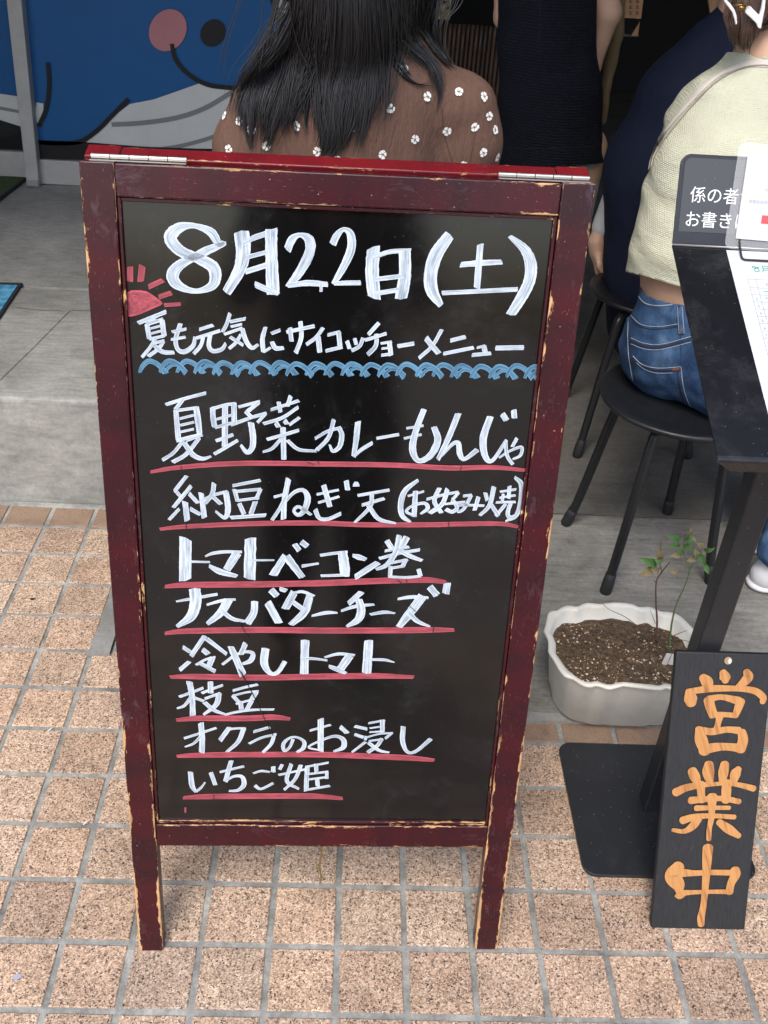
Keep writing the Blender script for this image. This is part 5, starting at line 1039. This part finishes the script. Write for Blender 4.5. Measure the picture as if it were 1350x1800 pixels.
ribbon_on(mb, bv3, '828,452 834,540 840,628', .0120, cv4, .0040, mi=2); ribbon_on(mb, bv3, '815,455 819,540 825,628', .0016, cv4, .0044, mi=0); ribbon_on(mb, bv3, '843,452 848,540 854,626', .0016, cv4, .0044, mi=0); ribbon_on(mb, bv3, '822,612 838,612 853,610', .0050, cv4, .0048, mi=3); ribbon_on(mb, bv3, '785,842 808,841 828,838', .0060, cv4, .0022, mi=3)
ribbon_on(mb, bv3, '520,395 526,480 522,560', .0085, cv4, .0040, mi=2)
mb.build('stitching', [M_STI, M_SEAMD, M_DENIM, M_BARTACK], ob3)
# shoes
M_SHOE = mat('white_leather', (.66, .66, .66), .5)
for f_, d_ in ((LF, V(.95, -.25, 0)), (RF, V(.98, -.15, 0))):
    d_ = d_/np.linalg.norm(d_); b = V(f_[0], f_[1], 0)
    shp = [(b+d_*-.02+V(0, 0, .050), b+d_*.06+V(0, 0, .052), .036, .038), (b+d_*.06+V(0, 0, .048), b+d_*.19+V(0, 0, .040), .036, .030), (b+V(0, 0, .085), b+d_*.01+V(0, 0, .10), .036, .036)]
    me = sdf_mesh('shoe', shp, .005, .02); s_ = put('shoe', me, M_SHOE, p2)
    sl_ = [(b+d_*-.025+V(0, 0, .024), b+d_*.20+V(0, 0, .024), .036, .036, (1, 1, 2.8))]; put('sole', sdf_mesh('sole', sl_, .005, .01), mat('white_rubber', (.70, .70, .69), .6), s_)
# brown hair gathered in a claw clip
M_BHAIR = hair_mat('brown_hair', (.085, .050, .036), .4)
hb = [(H2+V(0, -.01, .035), H2+V(-.012, -.02, .02), .098, .096), (H2+V(-.05, -.03, -.01), PX3(1335, 0, 1.30), .06, .045), (PX3(1318, 0, 1.275), PX3(1312, 45, 1.265), .030, .024), (PX3(1312, 45, 1.265), PX3(1308, 82, 1.262), .022, .010)]
meh = sdf_mesh('hair', hb, .006, .015, noise=smooth_noise(.0015, 70, 3)); bh = bvh_of(meh)
mb = MB(); mb.v = [tuple(v.co) for v in meh.vertices]; mb.f = [tuple(p.vertices) for p in meh.polygons]; mb.uv = [None]*len(mb.f); mb.mi = [0]*len(mb.f); mb.fa = [0.]*len(mb.f)
for i, (path, n, sp) in enumerate((('1215,-60 1205,40 1200,130 1190,220 1185,300 1190,352', 170, (70, 90, 100, 80, 60, 40)), ('1180,-20 1165,60 1150,150 1140,240 1150,310', 70, (40, 50, 40, 36, 20)), ('1250,-40 1245,60 1235,150 1222,240 1205,330', 90, (60, 60, 50, 40, 30)), ('1330,-60 1322,40 1300,120 1262,180', 120, (90, 80, 60, 30)), ('1370,40 1340,110 1300,160 1262,190', 70, (60, 50, 30)), ('1240,160 1225,240 1222,320 1232,380', 12, (16, 16, 16, 20)))):
    strands(mb, bh, path, n, sp, (.001, .008), cv8, .0010, seed=80+i, fallback=1.262)
mb.build('hair', M_BHAIR, p2, True)
M_CLIP = mat('pearly_plastic', (.74, .74, .76), .18, spec=.6); 
ct = thing('hair_clip', 'pearly white claw clip in the brown hair of the person in green', 'hair clip', PX3(1318, 20, 1.235))
YC = 1.222
for P_ in ('1060,-60 1072,0 1100,30 1124,62 1138,105 1143,160 1134,172 1122,128 1108,84 1082,48 1052,10', '1200,50 1232,42 1262,74 1292,104 1305,60 1316,-10 1322,-60 1340,-60 1330,60 1316,130 1304,196 1284,190 1272,160 1236,124 1196,88'):
    mb = MB(); q = [PX3(*cv8(a), YC) for a in pts(P_)]; mb.slab(q, (0, .006, 0)); mb.build('claw', M_CLIP, ct, bevel=.0014)
mb = MB(); mb.tube([PX3(*cv8((1150, 52)), YC-.004), PX3(*cv8((1198, 52)), YC-.004)], .0034, 10); mb.tube([PX3(*cv8((1176, -40)), YC-.003), PX3(*cv8((1178, 50)), YC-.003)], .0016, 8); mb.tube([PX3(*cv8((1120, 36)), YC-.003), PX3(*cv8((1230, 30)), YC-.003)], .0012, 8); mb.build('spring', M_BRASS, ct, True)

# --- the person in navy beyond them
p3 = thing('person', 'person in dark navy top hunched on a stool, left of the green shirt', 'person', (1.24, 1.8, .012))
M_NAVY = cloth('navy_cotton', (.0085, .0125, .030), (('n', 8, 1., (1, 1, .6)), ('n', 26, .25, (1, 1, .6))), .85, .7)
H3 = PX3(1345, -80, 1.84); N3 = PX3(1302, 20, 1.83); F3 = V(.8, .55, -.2); sk = []; head(sk, H3, F3)
sk += [(N3, H3-V(.02, .01, .04), .055, .056), (PX3(1175, 400, 1.82), PX3(1225, 170, 1.83), .11, .11)]
a3, e3, w3 = PX3(1200, 160, 1.90), PX3(1096, 320, 1.98), PX3(1050, 425, 1.94); b3, f3, g3 = PX3(1290, 130, 1.95), V(1.55, 2.0, .80), V(1.62, 1.8, .82)
sk += [(a3, e3, .045, .036), (e3, w3, .034, .025), (b3, f3, .045, .036), (f3, g3, .034, .025)]; hand(sk, w3, V(.25, .1, -.96), V(.1, .98, .1), V(1, 0, .2), curl=.9); hand(sk, g3, V(.3, -.9, 0), V(.9, .3, 0), V(0, 0, -1))
put('body', sdf_mesh('body', sk, .0065, .016), M_SKIN, p3); face_parts(p3, H3, F3)
nv_ = [(PX3(1164, 560, 1.80), PX3(1168, 460, 1.82), .152, .160), (PX3(1168, 460, 1.82), PX3(1170, 300, 1.84), .160, .162), (PX3(1175, 300, 1.84), PX3(1215, 180, 1.84), .160, .138), (PX3(1215, 180, 1.84), PX3(1258, 105, 1.84), .132, .095), (PX3(1258, 105, 1.84), PX3(1292, 45, 1.84), .092, .062), (b3, f3, .06, .05), (a3, e3, .058, .046)]
put('top', sdf_mesh('top', nv_, .008, .03, noise=smooth_noise(.004, 18, 21)), M_NAVY, p3)
put('cuff', sdf_mesh('cuff', [(e3, e3*.25+w3*.75, .043, .034)], .006, .01), cloth('white_cotton', (.55, .54, .52)), p3)
tz = [(V(1.22, 1.84, .56), V(1.22, 1.93, .56), .10, .10), (V(1.24, 1.80, .54), V(1.60, 1.76, .53), .085, .068), (V(1.21, 1.90, .55), V(1.62, 1.98, .53), .095, .068), (V(1.60, 1.76, .53), V(1.56, 1.74, .08), .066, .055), (V(1.62, 1.98, .53), V(1.58, 1.97, .08), .066, .055)]
put('trousers', sdf_mesh('trousers', tz, .012, .02), mat('dark_trousers', (.010, .011, .016), .9), p3)
put('hair', sdf_mesh('hair', [(H3+V(-.02, -.01, .035), H3+V(-.01, 0, .02), .098, .096), (H3+V(-.05, -.03, -.01), H3+V(-.05, -.03, -.06), .06, .045)], .008, .015), M_HAIR, p3)
# --- the woman in the sleeveless dress standing inside
p4 = thing('person', 'person standing in the shop in a dark navy sleeveless dress over white trousers', 'person', (1.0, 2.2, .011))
YD = 2.22; H4 = PX3(965, -240, YD); N4 = PX3(962, -120, YD); F4 = V(.1, 1, 0); sk = []; head(sk, H4, F4); sk += [(PX3(962, -60, YD), N4, .06, .05), (N4, H4-V(0, 0, .04), .05, .055), (PX3(962, 180, YD), PX3(962, -40, YD), .09, .10, (1, 1.2, 1))]
sa, sb_ = PX3(892, -62, YD), PX3(1052, -52, YD); ea, eb = PX3(888, 30, YD+.03), PX3(1070, 22, YD); wa, wb = PX3(894, 90, YD-.02), PX3(1042, 118, YD+.04)
sk += [(sa, ea, .038, .031), (ea, wa+V(.04, .12, 0), .030, .022), (sb_, eb, .040, .034), (eb, wb, .033, .022), (sa, sb_, .045, .045)]; hand(sk, wa+V(.04, .12, 0), V(.5, .8, -.2), V(.8, -.5, 0), V(0, 0, -1)); hand(sk, wb, V(-.5, .8, -.2), V(.8, .5, 0), V(0, 0, -1))
for k in (-1, 1): sk += [(V(1.0+k*.08, YD, .70), V(1.0+k*.08, YD, .40), .075, .05), (V(1.0+k*.08, YD, .40), V(1.0+k*.08, YD, .06), .048, .032), (V(1.0+k*.08, YD-.04, .04), V(1.0+k*.09, YD+.14, .035), .030, .024)]
put('body', sdf_mesh('body', sk, .0065, .016), M_SKIN, p4); face_parts(p4, H4, F4)
M_DRESS = cloth('navy_seersucker', (.0085, .0105, .017), (('waffle', 40, .22), ('n', 7, 1.1, (1.6, 1.6, .4))), .88, .6)
dr = [(PX3(964, -50, YD), PX3(960, 80, YD), .140, .128, (1, 1.25, 1)), (PX3(960, 80, YD), PX3(968, 170, YD), .128, .140, (1, 1.2, 1)), (PX3(968, 170, YD), PX3(970, 345, YD), .140, .160, (1, 1.15, 1)), (PX3(905, -62, YD), PX3(1022, -58, YD), .052, .052)]
me4 = sdf_mesh('dress', dr, .008, .03, noise=lambda V_: smooth_noise(.006, 22, 31, (1.6, 1.6, .15))(V_)); cutaway(me4, *plane3(PX3(880, 293, YD), PX3(1060, 283, YD), PX3(960, 296, YD-.15), -1))
ob4 = put('dress', me4, M_DRESS, p4); so_ = ob4.modifiers.new('thickness', 'SOLIDIFY'); so_.thickness = .003; so_.offset = -1
bv4 = bvh_of(me4); cv3 = lambda q: (850+q[0]/2.7, q[1]/2.7); mb = MB(); ribbon_on(mb, bv4, '270,-20 268,100 262,200', .004, cv3, .002); ribbon_on(mb, bv4, '40,700 200,705 400,702 580,690', .003, cv3, .001); mb.build('placket', mat('navy_thread', (.004, .005, .010), .9), ob4)
tw_ = [(V(.94, YD, .70), V(.93, YD, .12), .070, .058), (V(1.08, YD, .70), V(1.08, YD, .12), .070, .058), (V(.96, YD, .70), V(1.05, YD, .70), .085, .085)]
put('trousers', sdf_mesh('trousers', tw_, .01, .02), cloth('white_trousers', (.50, .49, .47)), p4)
put('hair', sdf_mesh('hair', [(H4+V(0, -.02, .035), H4+V(0, -.01, .02), .098, .096), (H4+V(0, -.06, 0), H4+V(0, -.06, -.08), .07, .06)], .008, .015), M_HAIR, p4)
jk = [(PX3(1088, -40, YD+.12), PX3(1080, 60, YD+.12), .026, .024, (1, .8, 1)), (PX3(1080, 60, YD+.12), PX3(1066, 150, YD+.12), .024, .017, (1, .8, 1)), (PX3(1066, 150, YD+.12), PX3(1060, 215, YD+.12), .017, .010, (1, .8, 1))]
tag(put('cardigan', sdf_mesh('cardigan', jk, .006, .012, noise=smooth_noise(.003, 40, 41)), cloth('olive_beige_knit', (.17, .12, .060), (('n', 40, .4, (1, 1, .3)),))), 'olive beige cardigan hanging beside the bare arm of the person in the dress', 'cardigan')

# ------------------------------------------------------------------ dim things inside the shop
M_BAM = mat('dark_bamboo', rough=.5); g = G(M_BAM); o = g.coord(); g.base(g.mix(g.attr('fa'), (.035, .019, .011), (.085, .045, .025)))
YB = 3.2; mb = MB(); xb0, xb1 = PX3(700, 60, YB)[0], PX3(905, 60, YB)[0]; zt, zb_ = PX3(800, 42, YB)[2], .30; n_ = 26
for k in range(n_):
    x = xb0+(xb1-xb0)*(k+.5)/n_; r_ = (xb1-xb0)/n_*.43; z0 = zb_; P, rr_ = [], []
    z = zt; ph = rng.uniform(0, .12); nodes = [zt-ph-.13*i for i in range(12)]
    zs = sorted(set([zb_, zt]+[q for nd in nodes for q in (nd-.006, nd, nd+.006) if zb_ < q < zt])); fa = .05+.9*rng.random()
    st_ = len(mb.f); mb.tube([(x, YB, q) for q in zs], [r_*(1.10 if any(abs(q-nd) < .001 for nd in nodes) else .96) for q in zs], 10)
    for i in range(st_, len(mb.f)): mb.fa[i] = fa
tag(mb.build('bamboo_screen', M_BAM, None, True), 'dark brown bamboo pole screen behind the seated woman with long black hair', 'screen')
pk = thing('wall_plate', 'worn yellow metal plate with dark slots, above the bamboo screen', 'plate', PX3(780, 10, YB-.05))
mb = MB(); q0, q1 = PX3(762, 33, YB-.06), PX3(797, -40, YB-.06); mb.box((q0[0], YB-.06, q0[2]), (q1[0], YB-.054, q1[2])); M_YEL = mat('worn_yellow', rough=.5, metal=.3); g = G(M_YEL); g.base(g.ramp(g.noise(g.coord(), 40, 5, .7), [(.35, (.20, .15, .04)), (.6, (.42, .33, .12))])); mb.build('plate', M_YEL, pk, bevel=.001)
mb = MB(); 
for cx, cy in ((779, 4), (787, 14)): mb.face([mb.vert(np.array(PX3(cx, cy, YB-.0615))+V(.012*math.cos(a)+.004*math.sin(a), 0, .006*math.sin(a))) for a in np.linspace(0, 2*math.pi, 18, endpoint=False)])
mb.build('slot', M_DARK, pk)
M_WOODP = mat('orange_wood', rough=.6); g = G(M_WOODP); mp = g.coord(scale=(1, 1, .15)); g.base(g.ramp(g.noise(mp, 60, 4, .6), [(.3, (.24, .12, .05)), (.7, (.40, .22, .10))]))
YW = 3.0
wp = thing('wooden_plaque', 'orange wood plaque with carved columns on the dark wall at top', 'plaque', PX3(1108, 10, YW))
q = [PX3(*cv8(a), YW) for a in pts('330,-120 345,120 490,128 520,-120')]; mb = MB(); mb.slab(q, (0, .012, 0)); mb.build('plaque', M_WOODP, wp, bevel=.001)
mb = MB(); M_CARV = mat('carved_dark', (.11, .05, .022), .8)
for cx in (372, 418, 464):
    for cy in (-60, 0, 40, 80):
        for dy, hw_ in ((0, 12), (9, 8), (18, 12)): mb.slab([PX3(*cv8((cx+sx*hw_, cy+dy+sy)), YW-.001) for sx, sy in ((-1, -2.2), (1, -2.2), (1, 2.2), (-1, 2.2))], (0, .0008, 0))
        mb.slab([PX3(*cv8((cx+sx, cy+9+sy)), YW-.0013) for sx, sy in ((-2.4, -11), (2.4, -11), (2.4, 11), (-2.4, 11))], (0, .0008, 0))
mb.build('carving', M_CARV, wp)
wp2 = MB(); wp2.slab([PX3(*cv8(a), YW+.03) for a in pts('424,242 482,148 468,244')], (0, .01, 0)); tag(wp2.build('wooden_wedge', M_WOODP), 'small wooden wedge below the carved orange plaque', 'wood piece')
wp3 = MB(); wp3.slab([PX3(*cv8(a), YW) for a in pts('925,-120 958,88 1030,60 1080,-120')], (0, .012, 0)); tag(wp3.build('wooden_plaque', M_WOODP), 'orange wood plaque just above the collar of the navy top', 'plaque')
mb = MB(); a, b = PX3(*cv8((300, 232)), YW+.05), PX3(*cv8((475, 244)), YW+.05); mb.box((a[0], YW+.05, min(a[2], b[2])-.004), (b[0], YW+.30, min(a[2], b[2])+.004)); tag(mb.build('shelf', mat('dark_shelf', (.05, .045, .04), .6)), 'dark shelf board under the wooden plaque', 'shelf')

# ------------------------------------------------------------------ the photographer, mirrored in the glossy board
p5 = thing('person', 'person in dark clothes taking the photo, seen only as a dark reflection in the blackboard', 'person', (.42, -1.25, 0))
H5 = V(.42, -1.12, 1.55); F5 = V(0, 1, -.4); sk = []; head(sk, H5, F5); sk += [(V(.42, -1.2, 1.33), V(.42, -1.15, 1.44), .058, .054), (V(.42, -1.22, 1.0), V(.42, -1.22, 1.25), .11, .12)]
for k in (-1, 1):
    a_, b_, c_ = V(.42+k*.17, -1.2, 1.29), V(.42+k*.23, -1.12, 1.04), V(.42+k*.09, -.93, 1.30)
    sk += [(a_, b_, .044, .036), (b_, c_, .034, .025), (V(.42+k*.09, -1.22, .80), V(.42+k*.10, -1.2, .45), .075, .052), (V(.42+k*.10, -1.2, .45), V(.42+k*.11, -1.24, .08), .050, .034), (V(.42+k*.11, -1.26, .04), V(.42+k*.12, -1.08, .03), .030, .024)]
    hand(sk, c_, V(-k*.3, .5, .8), V(k*.6, .8, -.3), V(0, .8, -.5), curl=.8)
put('body', sdf_mesh('body', sk, .0075, .016), M_SKIN, p5); face_parts(p5, H5, F5)
M_COAT = cloth('black_jersey', (.008, .009, .013))
ct_ = [(V(.42, -1.22, .62), V(.42, -1.22, 1.0), .21, .16, (1, 1.3, 1)), (V(.42, -1.22, 1.0), V(.42, -1.22, 1.26), .16, .15, (1, 1.3, 1)), (V(.27, -1.21, 1.29), V(.57, -1.21, 1.29), .07, .07)]
for k in (-1, 1): ct_ += [(V(.42+k*.17, -1.2, 1.29), V(.42+k*.23, -1.12, 1.04), .062, .055), (V(.42+k*.23, -1.12, 1.04), V(.42+k*.13, -.99, 1.20), .052, .042)]
put('coat', sdf_mesh('coat', ct_, .010, .03), M_COAT, p5)
put('trousers', sdf_mesh('trousers', [(V(.42+k*.09, -1.22, .70), V(.42+k*.11, -1.22, .10), .10, .065) for k in (-1, 1)], .010, .02), M_COAT, p5)
put('hair', sdf_mesh('hair', [(H5+V(0, -.02, .035), H5+V(0, -.01, .02), .098, .096), (H5+V(0, -.06, 0), H5+V(0, -.06, -.1), .07, .06)], .008, .015), M_HAIR, p5)

# ------------------------------------------------------------------ small litter on the pavement
M_BUTT = mat('paper_scrap', (.70, .68, .62), .8)
for (px, py, an, L), lb in (((88, 1283, 1.0, .012), 'tiny white paper scrap on a grout line, lower left of the pavement'), ((152, 1446, .9, .013), 'thin white scrap lying on a tile left of the board foot'), ((118, 1200, .1, .010), 'small pale crumb on a grout line at the left edge of the pavement')):
    p = atZ(px, py, .001); d = np.array([math.cos(an), math.sin(an), 0]); mb = MB(); mb.tube(spline([p-d*L/2+V(0, 0, .0012), p+V(.0008, .0006, .0018), p+d*L/2+V(0, 0, .0010)], 5), .0012, 6)
    tag(mb.build('paper_scrap', M_BUTT), lb, 'litter', 'litter on the pavement')
mb = MB(); p = atZ(57, 1053, .0012); mb.face([mb.vert(p+V(.0055*math.cos(a)*(1+.2*math.sin(3*a)), .0045*math.sin(a), 0)) for a in np.linspace(0, 2*math.pi, 18, endpoint=False)]); tag(mb.build('gum_spot', mat('old_gum', (.02, .02, .02), .8)), 'small round black gum spot on a tile at upper left of the pavement', 'gum')
mb = MB(); p = atZ(30, 1717, .0012); mb.face([mb.vert(p+V(.006*math.cos(a)*(1+.25*math.sin(2*a)), .005*math.sin(a), 0)) for a in np.linspace(0, 2*math.pi, 18, endpoint=False)]); tag(mb.build('paint_spot', mat('blue_grey_spot', (.30, .33, .42), .8)), 'pale blue paint spot on a tile in the bottom left corner', 'spot')
